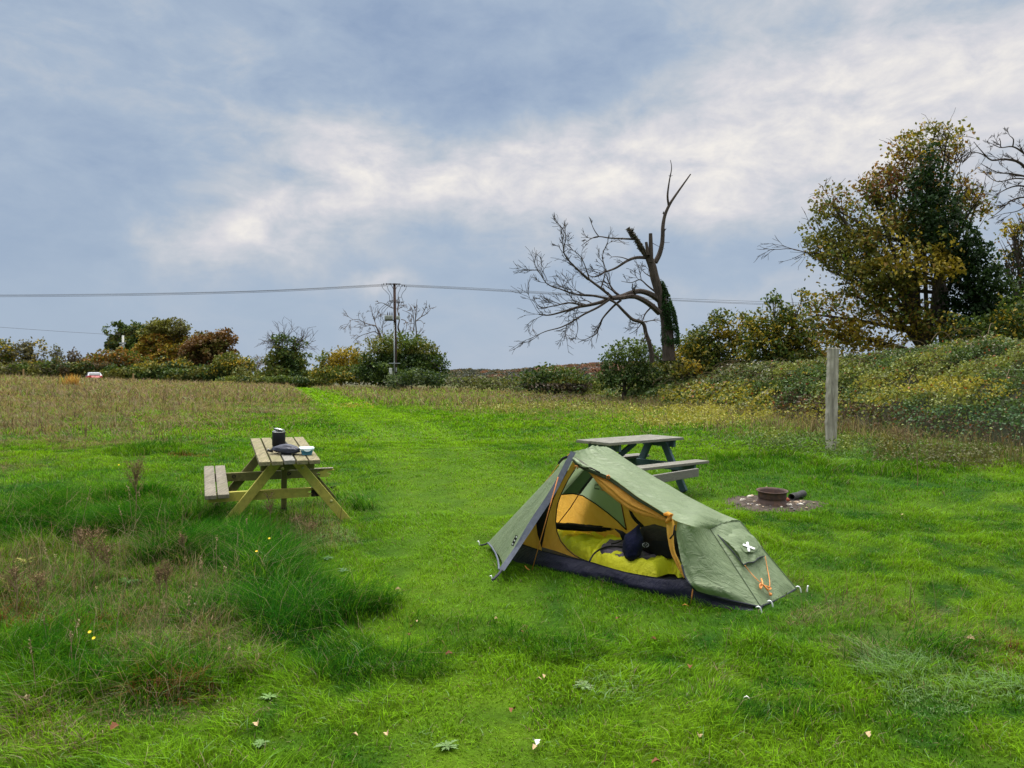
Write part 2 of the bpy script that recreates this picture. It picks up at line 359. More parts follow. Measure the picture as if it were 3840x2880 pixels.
# ------------------------------------------------------------------ grass blades
def blades(name, x, y, h, wd, col, ang, lean, curl=.5, lift=0., label=None, cat='grass', tipcol=1.25):
    n = len(x); z = gz(x, y)-.004+lift
    ca, sa = np.cos(ang), np.sin(ang)
    face = ang+rng.uniform(.6, 2.5, n); wx, wy = np.cos(face)*wd/2, np.sin(face)*wd/2
    l1 = lean*h*.42; l2 = lean*h*(1+curl)
    h1 = h*.55; h2 = h*np.sqrt(np.clip(1-(lean*.55)**2, .15, 1))
    V = np.empty((n, 5, 3))
    V[:, 0] = np.c_[x-wx, y-wy, z]; V[:, 1] = np.c_[x+wx, y+wy, z]
    V[:, 2] = np.c_[x+ca*l1+wx*.85, y+sa*l1+wy*.85, z+h1]; V[:, 3] = np.c_[x+ca*l1-wx*.85, y+sa*l1-wy*.85, z+h1]
    V[:, 4] = np.c_[x+ca*l2, y+sa*l2, z+h2]
    b = (np.arange(n)*5)[:, None]
    lp = np.concatenate([b+np.array([[0, 1, 2, 3]]), b+np.array([[3, 2, 4]])], 1).ravel()
    fn = np.tile([4, 3], n)
    C = np.repeat(col[:, None, :], 5, 1); C[:, :2] *= .42; C[:, 4] *= tipcol  # blade feet darkened in the colour, as shade deep in the grass
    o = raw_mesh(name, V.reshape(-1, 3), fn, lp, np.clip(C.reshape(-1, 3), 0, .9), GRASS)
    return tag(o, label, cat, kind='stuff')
def sample(y0, y1, dens, side=1.0, keep=None):
    """random ground points, dens per square metre, inside the view wedge widened by `side` metres"""
    k = CX/F; A = k*(y1**2-y0**2)+2*side*(y1-y0); n = int(A*dens)
    y = np.sqrt(rng.uniform(y0**2, y1**2, int(n*1.25))); hw = k*y+side
    x = rng.uniform(-1, 1, len(y))*(k*y1+side); m = np.abs(x) < hw
    return x[m], y[m]
TENT_FOOT = [(-.10, 7.0), (.225, 6.93), (.92, 6.40), (1.375, 5.95), (1.62, 5.86), (1.88, 5.86), (2.30, 6.27), (2.0, 6.75), (.62, 8.0)]
def in_poly(x, y, poly):
    r = np.zeros(len(x), bool); k = len(poly)
    for i in range(k):
        x1, y1 = poly[i]; x2, y2 = poly[(i+1) % k]
        c = ((y1 > y) != (y2 > y)) & (x < (x2-x1)*(y-y1)/(y2-y1+1e-12)+x1); r ^= c
    return r
FP = G(2895, 1893)            # the fire ring stands here
def bare(x, y): return np.hypot((x-FP.x-.02)/.53, (y-FP.y-.03)/.40)+(fbm(x*5, y*5, 77)-.5)*.9
def clear(x, y):
    return ~in_poly(x, y, TENT_FOOT) & (bare(x, y) > rng.uniform(.85, 1.12, len(x)))
def behind_bank(x, y): return np.interp(y, BANK_Y, BANK_X)
BANK_Y = [10, 12.5, 14, 19, 24.5, 30, 40, 52, 66]; BANK_X = [9.6, 9.1, 8.9, 8.3, 8.2, 7.7, 6.3, 3.8, -2]
def pick(n, p): return rng.random(n) < p
def lawn(name, y0, y1, dens, wmin, hs=1.0, label=None, side=1.0):
    x, y = sample(y0, y1, dens, side); m = clear(x, y) & (x < np.interp(y, BANK_Y, BANK_X)+.8); x, y = x[m], y[m]
    f = fields(x, y); n = len(x)
    tall = np.clip(f['dk'], 0, 1); h = rng.uniform(.022, .058, n)*(1+1.9*(f['fine']-.5))*(.5+1.0*vn(x*6.5, y*6.5, 88))*hs
    h = h*(1+1.6*tall+.9*f['rough']+.9*f['dry'])*(1-.35*f['pm'])
    c = lawn_col(f, n, None)
    v = rng.random(n)
    c = c*(.5+1.05*rng.random(n)**1.4)[:, None]
    yel = pick(n, .12); c[yel] = mixa(c[yel], np.tile(C_LIME*1.35, (yel.sum(), 1)), np.full(yel.sum(), .6))
    s = pick(n, .03+.55*f['st']+.62*f['dry']+.5*f['rd']*0); c[s] = (C_TAN*rng.uniform(.6, 1.1, (s.sum(), 1)))
    b = pick(n, .015+.22*f['dry']+.2*f['st']); c[b] = C_BROWN*rng.uniform(.6, 1.2, (b.sum(), 1))
    r_ = pick(n, .6*f['rd']); c[r_] = C_RED*rng.uniform(.6, 1.3, (r_.sum(), 1))
    p = pick(n, .03+.7*f['pl']); c[p] = mixa(c[p], np.tile(C_PALE, (p.sum(), 1)), rng.uniform(.4, 1, p.sum()))
    wd = np.maximum(rng.uniform(.0025, .0060, n), wmin*y)*(1+.3*f['pl'])
    flow = (fbm(x*.9, y*.9, 61)*9); ang = np.where(pick(n, .45), flow, rng.uniform(0, 6.28, n))
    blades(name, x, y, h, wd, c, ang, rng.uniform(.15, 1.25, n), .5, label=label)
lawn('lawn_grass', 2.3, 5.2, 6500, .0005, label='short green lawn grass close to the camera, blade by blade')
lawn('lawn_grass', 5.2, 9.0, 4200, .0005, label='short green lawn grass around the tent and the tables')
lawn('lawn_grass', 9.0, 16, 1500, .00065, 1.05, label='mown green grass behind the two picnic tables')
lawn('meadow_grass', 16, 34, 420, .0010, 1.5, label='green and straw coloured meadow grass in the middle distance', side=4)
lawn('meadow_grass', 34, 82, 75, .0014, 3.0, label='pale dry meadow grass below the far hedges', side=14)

def tussocks():
    x, y = sample(3.6, 10.5, 5200, .6); x2, y2 = sample(9, 20, 500, .6); x = np.r_[x, x2]; y = np.r_[y, y2]
    m = clear(x, y); x, y = x[m], y[m]; f = fields(x, y)
    cl = fbm(x*2.2, y*2.2, 91)
    p = np.clip(f['dk'], 0, 1)*np.clip((cl-.34)*3.2, .06, 1)+.13*f['rough']
    m = pick(len(x), p*.8); x, y = x[m], y[m]; f = {k: v[m] for k, v in f.items()}; cl = cl[m]; n = len(x)
    h = rng.uniform(.10, .24, n)*(.55+1.1*cl)*np.clip(.5+f['dk'], .6, 1.2)
    c = mixa(np.tile(C_DARKG, (n, 1)), np.tile(C_DEEP*1.15, (n, 1)), rng.random(n))*(.75+.5*rng.random(n))[:, None]
    li = pick(n, .16); c[li] = C_MID*rng.uniform(.8, 1.4, (li.sum(), 1)); li = pick(n, .05); c[li] = C_TAN*rng.uniform(.5, 1, (li.sum(), 1))
    flow = fbm(x*.8, y*.8, 63)*12; ang = flow+rng.normal(0, .95, n)
    blades('tussock_grass', x, y, h, np.maximum(rng.uniform(.0025, .004, n), .0006*y), c, ang, rng.uniform(.5, 1.35, n), .5, label='long dark green tussock grass flopping over in the left foreground')
tussocks()
def dry_stems():
    out = []
    for (y0, y1, dens, wk, h0, h1, pf) in ((3.4, 9.5, 420, .0006, .14, .42, 0), (9, 20, 130, .00075, .18, .5, 1), (20, 45, 34, .0009, .2, .55, 1), (45, 80, 12, .0010, .3, .7, 1)):
        x, y = sample(y0, y1, dens, 1); m = clear(x, y) & (x < np.interp(y, BANK_Y, BANK_X)+.8); x, y = x[m], y[m]; f = fields(x, y)
        p = np.clip(f['st']+.5*f['rd'], 0, 1)*.9+.10*f['rough'] if not pf else np.clip(f['dry'], 0, 1)*(.14+1.6*np.clip(fbm(x*.35, y*.35, 5)-.36, 0, 1))
        p = p*(1-f['pm']); m = pick(len(x), p*np.where(cl_(x, y) > .45, 1, .35)); x, y = x[m], y[m]; n = len(x)
        c = np.where(pick(n, .42)[:, None], C_TAN*rng.uniform(.5, 1.15, (n, 1)), np.where(pick(n, .55)[:, None], C_BROWN*rng.uniform(.5, 1.3, (n, 1)), C_OLIVE*rng.uniform(.5, 1.2, (n, 1))))
        out.append((x, y, rng.uniform(h0, h1, n), np.maximum(.0022, wk*y)*rng.uniform(.7, 1.2, n), c))
    x, y, h, w_, c = [np.concatenate(a) for a in zip(*out)]
    n = len(x)
    blades('dry_grass', x, y, h, w_, c, rng.uniform(0, 6.28, n), rng.uniform(.05, .95, n), .6, label='dry straw and brown grass stems standing up out of the rough grass')
def cl_(x, y): return fbm(x*1.1, y*1.1, 71)
dry_stems()

# ------------------------------------------------------------------ THE TENT
def cr(x, y): return (1750+x/1.7015, 1600+y/1.7015)      # coordinates in my enlarged crop -> photo px
def fabric(name, col, col2, trans=.3, rough=.6, spec=.35, wr=1.0):
    m, nt, out = new_mat(name); tc = N(nt, 'ShaderNodeTexCoord')
    mp = N(nt, 'ShaderNodeMapping'); L(nt, tc.outputs['Object'], mp.inputs[0]); mp.inputs['Rotation'].default_value = (R(8), R(20), R(35)); mp.inputs['Scale'].default_value = (1.0, 6.5, 2.6)
    n = N(nt, 'ShaderNodeTexNoise', i_Scale=2.6, i_Detail=4, i_Roughness=.45, i_Distortion=.8); L(nt, mp.outputs[0], n.inputs['Vector'])
    v = N(nt, 'ShaderNodeTexNoise', i_Scale=3.4, i_Detail=4, i_Roughness=.5, i_Distortion=1.6); L(nt, mp.outputs[0], v.inputs['Vector'])
    ridge = math_(nt, 'ABSOLUTE', math_(nt, 'SUBTRACT', v.outputs['Fac'], .5))
    hgt = math_(nt, 'ADD', math_(nt, 'MULTIPLY', n.outputs['Fac'], 1.0), math_(nt, 'MULTIPLY', math_(nt, 'POWER', math_(nt, 'SUBTRACT', 1, math_(nt, 'MULTIPLY', ridge, 4), True), 4.0), .22))
    bp = N(nt, 'ShaderNodeBump', i_Strength=.6*wr, i_Distance=.03); L(nt, hgt, bp.inputs['Height'])
    c = ramp(nt, n.outputs['Fac'], [(.3, col2), (.65, col)])
    b = N(nt, 'ShaderNodeBsdfPrincipled'); b.inputs['Roughness'].default_value = rough; b.inputs['Specular IOR Level'].default_value = spec
    L(nt, c, b.inputs['Base Color']); L(nt, bp.outputs[0], b.inputs['Normal'])
    tr = N(nt, 'ShaderNodeBsdfTranslucent'); L(nt, c, tr.inputs[0]); L(nt, bp.outputs[0], tr.inputs['Normal'])
    mx = N(nt, 'ShaderNodeMixShader'); mx.inputs[0].default_value = trans; L(nt, b.outputs[0], mx.inputs[1]); L(nt, tr.outputs[0], mx.inputs[2]); L(nt, mx.outputs[0], out.inputs[0])
    return m
FLY = fabric("fly_nylon", (.265, .345, .190), (.235, .31, .17), .42, .45, .55)
ORANGE = fabric("inner_orange", (.84, .47, .10), (.76, .40, .075), .45, .7, .2, .7)
NAVY = fabric("groundsheet_navy", (.017, .017, .038), (.010, .010, .024), 0, .55, .22, .8)
DARKEDGE = surf_mat("webbing", (.035, .038, .055), (.022, .024, .034), .75, 60, bump=.2)
WEB = surf_mat("edge_band", (.11, .125, .165), (.08, .09, .12), .7, 30, bump=.2)
BLACK = surf_mat("black_cloth", (.012, .012, .014), (.006, .006, .008), .85, 30)
CORD = surf_mat("orange_cord", (.85, .34, .10), (.6, .2, .05), .6, 80)
REDP = surf_mat("red_piping", (.22, .035, .015), (.12, .02, .01), .7, 40)
LIME = fabric("bag_lime", (.88, .86, .04), (.80, .78, .03), .1, .55, .35, 1.0)
PURP = fabric("bag_lining", (.17, .14, .20), (.08, .065, .10), 0, .8, .2, 1.0)
MESH_DK = surf_mat("fly_seen_through_mesh", (.30, .38, .25), (.25, .33, .21), .9, 3, trans=.6)
SILVER = surf_mat("peg_alloy", (.85, .86, .88), (.7, .72, .75), .35, 20, metal=.3)
WHITE = surf_mat("white_print", (.85, .86, .86), (.75, .76, .78), .5, 30)

P1 = P(*cr(682, 158), 6.85); P2 = P(*cr(890, 127), 7.38); H1 = P(*cr(1553, 655), 6.25); H2 = P(*cr(1740, 602), 6.6)
A_ = P(*cr(1876, 1150), 5.80); B_ = P(*cr(2102, 1036), 6.25); C_ = P(*cr(222, 912), 6.40); D_ = P(*cr(135, 741), 7.5)
N0 = Vector((-.027, 7.2, -.06)); N1 = Vector((1.375, 5.92, -.11)); NN = (N1-N0).cross(P1-N0).normalized()
if NN.y > 0: NN = -NN                                     # towards the camera
K0 = Vector((.57, 7.95, -.02)); K1 = Vector((2.2, 6.6, -.08)); KN = (K1-K0).cross(P2-K0).normalized()
if KN.y > 0: KN = -KN
def near(x, y, out=0.): return on_plane(*cr(x, y), N0+NN*out, NN)
def back(x, y, out=0.): return on_plane(*cr(x, y), K0+KN*out, KN)
tent = thing('tent', 'small sage green backpacking tent with its orange inner door tied open on the lawn', 'tent', at_ground(1.1, 6.6))
def coons(E, S, nu, nv, bulge=0., nrm=None, wr=.0, seed=1, stretch=(3, 9), eu=0):
    """surface between polyline E and polyline S (same direction)"""
    e = smooth_poly(E, nu); s = smooth_poly(S, nu); v = np.linspace(0, 1, nv)
    Pt = e[:, None]*(1-v)[None, :, None]+s[:, None]*v[None, :, None]
    if nrm is not None:
        nrm = np.array(nrm); U = np.linspace(0, 1, nu)
        Pt += nrm*(bulge*np.sin(np.pi*v)[None, :]*(np.minimum(1, 3*np.abs(np.sin(np.pi*U)))[:, None] if eu else 1))[..., None]
        if wr:
            uu, vv = np.meshgrid(U*stretch[0], v*stretch[1], indexing='ij')
            w_ = (fbm(uu.ravel(), vv.ravel(), seed, 4)-.5).reshape(nu, nv)*np.minimum(1, 4*np.abs(np.sin(np.pi*v)))[None, :]
            if eu: w_ = w_*np.minimum(1, 4*np.abs(np.sin(np.pi*U)))[:, None]
            Pt += nrm*(wr*w_)[..., None]
    return Pt
def sheet(name, Pt, mat, parent=tent, smooth=True):
    return MB().grid(Pt).build(name, mat, parent, smooth)
def poly(name, pts, mat, parent=tent, smooth=False, sub=0):
    """planar panel from an outline, triangulated and finely divided"""
    bm = bmesh.new(); vs = [bm.verts.new(p) for p in pts]; bm.faces.new(vs).normal_update(); bmesh.ops.triangulate(bm, faces=bm.faces[:])
    me = bpy.data.meshes.new(name); bm.to_mesh(me); bm.free(); return link(name, me, parent, mat, smooth)
# roof of the fly: from the door edge over to the far silhouette, then down to the ground behind
edge_px = [(682, 176), (700, 215), (750, 256), (905, 316), (1000, 380), (1090, 447), (1200, 515), (1285, 570), (1345, 605), (1450, 636)]
E = [P1]+[near(x, y, .03+.012*i**.6) for i, (x, y) in enumerate(edge_px[1:])]+[H1]
sil = [(890, 127), (935, 150), (1060, 235), (1200, 320), (1300, 378), (1400, 438), (1500, 490), (1600, 541), (1680, 577), (1740, 602)]
S = [P(*cr(x, y), 7.38+(6.6-7.38)*i/9) for i, (x, y) in enumerate(sil)]
up = (H1-P1).cross(P2-P1).normalized(); up = up if up.z > 0 else -up
roof = coons(E, S, 60, 34, .026, up, .055, 3, (2.2, 8))
roof[:, 0] = smooth_poly(E, 60)
t_ = np.linspace(0, 1, 60)
far = np.array([tuple(at_ground(K0.x+(K1.x-K0.x)*q+.06, K0.y+(K1.y-K0.y)*q+.08)) for q in t_])
side_b = roof[:, -1][:, None]*(1-np.linspace(0, 1, 8))[None, :, None]+far[:, None]*np.linspace(0, 1, 8)[None, :, None]
fly = sheet('fly_roof', np.concatenate([roof, side_b[:, 1:]], 1), FLY)
# end cap
capn = (H2-H1).cross(A_-H1).normalized(); capn = capn if capn.y < 0 else -capn
HM = (H1+H2)/2+Vector((0, 0, .025)); hb = [H1, H1.lerp(H2, .25)+Vector((0, 0, .018)), HM, H1.lerp(H2, .75)+Vector((0, 0, .018)), H2]
cap = coons(hb, [A_, A_.lerp(B_, .5), B_], 26, 26, .012, capn, .05, 9, (6, 2), 1)
sheet('fly_end_panel', cap, FLY)
# near side panel at the foot, hem, creases running down
hemL = [(1345, 607), (1338, 680), (1352, 770), (1370, 860), (1392, 945), (1425, 1005), (1470, 1052)]
sideE = [near(x, y, .05+.02*i) for i, (x, y) in enumerate(hemL)]
side_top = [sideE[0], near(1450, 638, .075), H1]; side_bot = [P(*cr(1470, 1052), 5.84), P(*cr(1660, 1102), 5.80), A_]
nu = 34
lft = smooth_poly(sideE[:-1]+[side_bot[0]], nu); rgt = smooth_poly([H1, H1.lerp(A_, .5), A_], nu); tp = smooth_poly(side_top, 30); bt = smooth_poly(side_bot, 30)
U = np.linspace(0, 1, nu)[:, None, None]; V = np.linspace(0, 1, 30)[None, :, None]
side = (1-U)*tp[None]+U*bt[None]+(1-V)*lft[:, None]+V*rgt[:, None]-((1-U)*(1-V)*tp[0]+(1-U)*V*tp[-1]+U*(1-V)*bt[0]+U*V*bt[-1])
uu, vv = np.meshgrid(np.linspace(0, 1, nu), np.linspace(0, 1, 30), indexing='ij')
w1 = (fbm((uu*2.2+vv*1.2).ravel(), (vv*8-uu*2.8).ravel(), 5, 4)-.5).reshape(nu, 30)*np.sin(np.pi*vv)**.5*np.clip(np.sin(np.pi*uu), 0, 1)**.5
w2 = np.exp(-((vv-.12-.10*uu)/.06)**2)*.018-np.exp(-((vv-.28-.16*uu)/.07)**2)*.018
side = side+np.array(NN)*(w1*.075+w2*np.sin(np.pi*uu)**.5)[..., None]
sheet('fly_side_panel', side, FLY)
hm = MB(); hm.tube(np.array([tuple(Vector(p)+NN*.004) for p in np.r_[lft[18:], bt[1:]]]), .0075, 6); hm.tube([A_, A_.lerp(B_, .5)+Vector((0, 0, -.01)), B_], .008, 6)
hm.build('fly_hem', DARKEDGE, tent, True)
# the head: two faces that run down to the pegs
bot_px = [(135, 741), (160, 768), (185, 808), (200, 850), (205, 885), (205, 908), (222, 914)]
bot = [P(*cr(x, y), 7.5+(6.42-7.5)*(q/6)**.8) for q, (x, y) in enumerate(bot_px)]
bb = smooth_poly(bot, 22); T = np.linspace(0, 1, 30)[:, None, None]
hd = np.array(P1)*(1-T)+bb[None]*T; hn = (Vector(bb[0])-P1).cross(Vector(bb[-1])-P1).normalized(); hn = hn if hn.x < 0 else -hn
uu, vv = np.meshgrid(np.linspace(0, 1, 30), np.linspace(0, 1, 22), indexing='ij')
wz = (fbm((uu*2).ravel(), (vv*4.5).ravel(), 15, 4)-.5).reshape(30, 22)
hd = hd+np.array(hn)*(.07*wz*uu*np.sin(np.pi*vv)**.5-.03*np.sin(np.pi*vv)*uu)[..., None]
sheet('fly_head_panel', hd, FLY)
hb2 = MB(); q8 = np.linspace(0, 1, 10)[:, None, None]
back_e = np.stack([np.array(P1.lerp(P2, t)) for t in np.linspace(0, 1, 8)]); down = np.stack([np.array(D_)+np.array((.42, .72, -.02))*t for t in np.linspace(0, 1, 8)])
hb2.grid((1-q8)*back_e[None]+q8*down[None]); hb2.build('fly_far_head_panel', FLY, tent, True)
Lr = [(664, 155), (540, 392), (400, 606), (300, 776), (204, 908)]; Rr = [(697, 166), (572, 415), (446, 612), (340, 772), (240, 920)]
dd = [6.83, 6.71, 6.6, 6.51, 6.39]
rb = MB().grid(np.stack([smooth_poly([P(*cr(x, y), d-.012) for (x, y), d in zip(Lr, dd)], 20), smooth_poly([P(*cr(x, y), d-.02) for (x, y), d in zip(Rr, dd)], 20)], 1))
rb.build('door_edge_band', WEB, tent, True)
eb = MB(); eb.tube([P(*cr(x, y), 7.5+(6.40-7.5)*(q/6)**.8-.01) for q, (x, y) in enumerate(bot_px)], .009, 6); eb.build('head_hem', WEB, tent, True)
tagp = [(312, 692), (328, 696), (298, 762), (284, 756)]

def quad_slab(mb, pts, th=.004):
    p = [Vector(q) for q in pts]; n = (p[1]-p[0]).cross(p[-1]-p[0]).normalized(); n = n if n.y < 0 else -n
    k = len(p); mb.add([tuple(q) for q in p]+[tuple(q+n*th) for q in p], [tuple(range(k)), tuple(range(k, 2*k))[::-1]]+[(i, (i+1) % k, (i+1) % k+k, i+k) for i in range(k)]); return mb
lb = quad_slab(MB(), [P(*cr(x, y), 6.49) for x, y in tagp], .003).build('fabric_tag', BLACK, tent)
for k in range(3):
    cx, cy = 318-12*k, 704+22*k
    quad_slab(MB(), [P(*cr(cx+a, cy+b), 6.484) for a, b in ((0, -7), (5, 0), (-1, 7), (-6, 0))], .002).build('tag_mark', WHITE, lb)
# inner: near wall, mesh, back wall, floor tub
bright = [(686, 205), (640, 292), (585, 392), (553, 470), (525, 560), (502, 660), (480, 768), (560, 790), (650, 822), (748, 852), (700, 822), (650, 782), (610, 735), (585, 690), (572, 630), (572, 560), (590, 470), (625, 380), (668, 305), (700, 262), (705, 215)]
poly('inner_door_side', [near(x, y, -.04) for x, y in bright], ORANGE)
poly('side_mesh', [near(x, y, -.045) for x, y in [(655, 195), (560, 330), (430, 530), (438, 600), (452, 690), (478, 772), (502, 662), (526, 560), (554, 470), (588, 392), (642, 292)]], BLACK)
hq = [near(x, y, -.05) for x, y in [(430, 520), (440, 640), (455, 705), (478, 772), (440, 775), (440, 788)]]
poly('inner_head_wall', [P(*cr(430, 520), 7.0), P(*cr(452, 690), 6.98), P(*cr(478, 772), 6.93), P(*cr(478, 792), 6.93), P(*cr(300, 730), 7.45), P(*cr(300, 640), 7.4)], ORANGE)
tub_t = [(255, 722), (330, 742), (462, 786), (600, 822), (760, 855), (900, 897), (1000, 925), (1100, 945), (1250, 968), (1400, 976), (1560, 1010), (1830, 1120)]
tub_b = [(250, 800), (290, 856), (450, 895), (620, 934), (800, 974), (920, 1002), (1040, 1030), (1140, 1058), (1280, 1094), (1440, 1136), (1600, 1158), (1840, 1182)]
tt = [P(*cr(x, y), d) for (x, y), d in zip(tub_t, (7.5, 7.3, 6.97, 6.78, 6.62, 6.45, 6.35, 6.26, 6.11, 5.98, 5.93, 5.93))]
tb = [G(*cr(x, y), lift=-.005) for (x, y) in tub_b]
tub = coons(tt, tb, 70, 12, .025, NN, .035, 8, (9, 3)); sheet('groundsheet_wall', tub, NAVY)
pip = MB(); pip.tube(np.array([tuple(p) for p in smooth_poly(tt, 60)])[:46]+np.array(NN)*.003, .004, 5)
pip.tube([near(x, y, -.03) for x, y in [(740, 848), (690, 822), (640, 780), (600, 730), (576, 670), (568, 600), (578, 500), (605, 425), (650, 335), (690, 275)]], .0045, 5)
pip.build('door_zip', BLACK, tent, True)
fl = [at_ground(x, y, .012) for x, y in [(-.03, 7.15), (.25, 6.92), (.93, 6.42), (1.4, 5.97), (1.75, 5.9), (2.15, 6.3), (2.1, 6.65), (.57, 7.93), (.05, 7.7)]]
poly('groundsheet_floor', fl, NAVY)
poly('inner_back_wall', [back(x, y, 0) for x, y in [(520, 700), (520, 446), (600, 433), (680, 428), (740, 440), (820, 490), (900, 550), (960, 600), (1016, 656), (1003, 570), (976, 440), (960, 300), (1400, 560), (1500, 800), (1100, 735), (800, 720)]], ORANGE)
gp_ = [(540, 442), (600, 433), (680, 428), (740, 440), (820, 490), (900, 550), (960, 600), (1016, 656), (1003, 570), (976, 440), (960, 290), (760, 195), (600, 215)]
poly('back_mesh_window', [back(x, y, .012) for x, y in gp_], MESH_DK)
poly('shaded_mesh_corner', [back(x, y, .018) for x, y in [(560, 438), (620, 434), (712, 430), (800, 318), (800, 255), (700, 205), (600, 260)]], surf_mat("mesh_shade_dark", (.10, .15, .085), (.07, .11, .06), .9, 3, trans=.5))  # darker patch paints the shade into this corner of the mesh
fr = MB(); cv = lambda pts, o=.03: [back(x, y, o) for x, y in pts]
fr.tube(cv([(540, 442), (600, 433), (680, 428), (740, 440), (820, 490), (900, 550), (960, 600), (1018, 658)]), .006, 5); fr.build('mesh_binding', BLACK, tent, True)
MB().tube(cv([(806, 312), (765, 365), (720, 425)], .045), .012, 6).build('tent_pole', DARKEDGE, tent, True)
MB().tube(cv([(720, 425), (660, 520), (580, 622)]), .0055, 5).build('seam_piping', REDP, tent, True); MB().tube(cv([(976, 440), (1000, 560), (1020, 660)]), .0055, 5).build('seam_piping', REDP, tent, True)
sheet('inner_back_strap', np.stack([smooth_poly(cv([(1020, 482), (1050, 575), (1100, 632), (1140, 668)]), 12), smooth_poly(cv([(1028, 484), (1072, 570), (1120, 620), (1160, 662)]), 12)], 1), BLACK)
MB().tube(cv([(840, 372), (818, 372), (818, 395), (845, 398)], .05), .005, 5).build('hook', BLACK, tent, True)
MB().tube(cv([(885, 385), (860, 378), (856, 402), (885, 408), (888, 388)], .05), .006, 5).build('hook', CORD, tent, True)
# end wall of the inner at the foot (closes the back)
# rolled inner door hanging below the roof edge
cl = [(712, 250, 8), (745, 262, 12), (800, 292, 24), (900, 372, 40), (1000, 448, 46), (1100, 515, 42), (1200, 565, 31), (1262, 592, 18), (1288, 590, 9)]
ctr = smooth_poly([near(x, y, -.015) for x, y, _ in cl], 60); rr = np.interp(np.linspace(0, 1, 60), np.linspace(0, 1, len(cl)), [q[2] for q in cl])/1.7/F*6.5
dirv = np.gradient(ctr, axis=0); dirv /= np.linalg.norm(dirv, axis=1)[:, None]; nv_ = np.array(NN); upv = np.cross(nv_, dirv); upv *= np.sign(upv[:, 2:3])
a = np.linspace(0, 2*np.pi, 40, endpoint=False); fold = 1+.16*np.sin(a*5+.6)+.09*np.sin(a*9)
ring = ctr[:, None]+(rr*.98)[:, None, None]*(fold[None, :, None]*(np.cos(a)[None, :, None]*upv[:, None]+.62*np.sin(a)[None, :, None]*nv_[None, None]))
uu = np.linspace(0, 7, 60); ring = ring+upv[:, None]*(.006*(np.sin(uu[:, None]*2.1+np.sin(a)[None]*2)))[..., None]
MB().grid(ring, True).build('rolled_inner_door', ORANGE, tent, True)
Lq = [(1279, 575), (1276, 640), (1285, 720), (1306, 810), (1345, 890), (1390, 968)]; Rq = [(1306, 572), (1328, 628), (1322, 700), (1330, 790), (1358, 860), (1394, 955)]
lq = smooth_poly([near(x, y, .055) for x, y in Lq], 40); rq = smooth_poly([near(x, y, .085) for x, y in Rq], 40); v = np.linspace(0, 1, 14)
hang = lq[:, None]*(1-v)[None, :, None]+rq[:, None]*v[None, :, None]+np.array(NN)*(.014*np.sin(v*9+.4)[None, :]*np.linspace(.6, 1, 40)[:, None])[..., None]
MB().grid(hang).build('hanging_door_cloth', ORANGE, tent, True)
kn = MB(); kn.tube([near(1262, 560, .06), near(1285, 556, .085), near(1304, 566, .095), near(1300, 590, .09), near(1282, 602, .08), near(1272, 612, .06)], [.012, .018, .022, .02, .014, .008], 8); kn.build('door_tie', ORANGE, tent, True)
for pts_, o_ in (([(1328, 628), (1318, 690), (1296, 715)], .09), (Lq[3:], .06)): MB().tube([near(x, y, o_) for x, y in pts_], .006, 5).build('hanging_zip', BLACK, tent, True)
# fly door rolled under the roof edge
fd = MB(); fd.tube(np.array([tuple(near(x, y, .012)) for x, y in [(684, 205), (715, 232), (760, 262), (905, 330), (1000, 395), (1090, 462), (1200, 528), (1280, 578)]]), [.022, .035, .028, .016, .015, .014, .012, .01], 8); fd.build('rolled_fly_door', surf_mat("olive_shaded_nylon", (.075, .085, .05), (.05, .06, .035), .7, 8), tent, True)
ff = coons([near(682, 190, .05), near(740, 236, .07), near(790, 256, .06)], [near(690, 214, .04), near(738, 258, .05), near(792, 262, .05)], 20, 10, .03, NN, .05, 31, (5, 2)); sheet('fly_door_fold', ff, FLY)
fz = MB(); fz.tube([near(700, 232, .06), near(742, 262, .065), near(795, 264, .06), near(850, 292, .05)], .006, 5); fz.build('fly_door_zip', BLACK, tent, True)
for x, y in ((904, 320), (700, 258)):
    tg = MB(); tg.tube([near(x-9, y+10, .045), near(x-8, y-6, .06), near(x+4, y-10, .07), near(x+9, y, .065), near(x+6, y+10, .05)], .0065, 6); tg.build('toggle_loop', CORD, tent, True)
# guy cords
def cord(name, pts, r=.004, mat=CORD, parent=tent): return MB().tube(smooth_poly(pts, max(4, 6*len(pts))) if len(pts) > 2 else [tuple(p) for p in pts], r, 6).build(name, mat, parent, True)
g1 = G(*cr(417, 916)); cord('guy_cord', [P(*cr(583, 322), 6.62), g1], .0045)
cord('guy_cord_end', [G(*cr(372, 888), .02), G(*cr(382, 902), .03), G(*cr(398, 914), .012)], .005)
g2 = G(*cr(1430, 1132)); cord('guy_cord', [P(*cr(1444, 1036), 5.84), g2], .0055)
cord('guy_cord_end', [G(*cr(1378, 1140), .02), G(*cr(1395, 1134), .035), G(*cr(1415, 1146), .012)], .0045)
cord('guy_cord', [P(*cr(662, 168), 6.95), P(*cr(592, 235), 7.6), P(*cr(540, 305), 8.2), G(*cr(500, 352))], .004)
cord('guy_loop', [P(*cr(640, 192), 7.1), P(*cr(612, 205), 7.2), P(*cr(588, 232), 7.4)], .012, BLACK)
def capp(x, y, o=0.): return on_plane(*cr(x, y), H1+capn*o, capn)
def lumpy_cord(pts, r=.0032): return cord('end_guy_cord', pts, r)
lumpy_cord([capp(1775, 885, .05), capp(1810, 930, .03), capp(1862, 985, .035), capp(1890, 1002, .04)])
lumpy_cord([capp(1905, 828, .06), capp(1918, 900, .03), capp(1932, 975, .03), capp(1935, 1020, .035)])
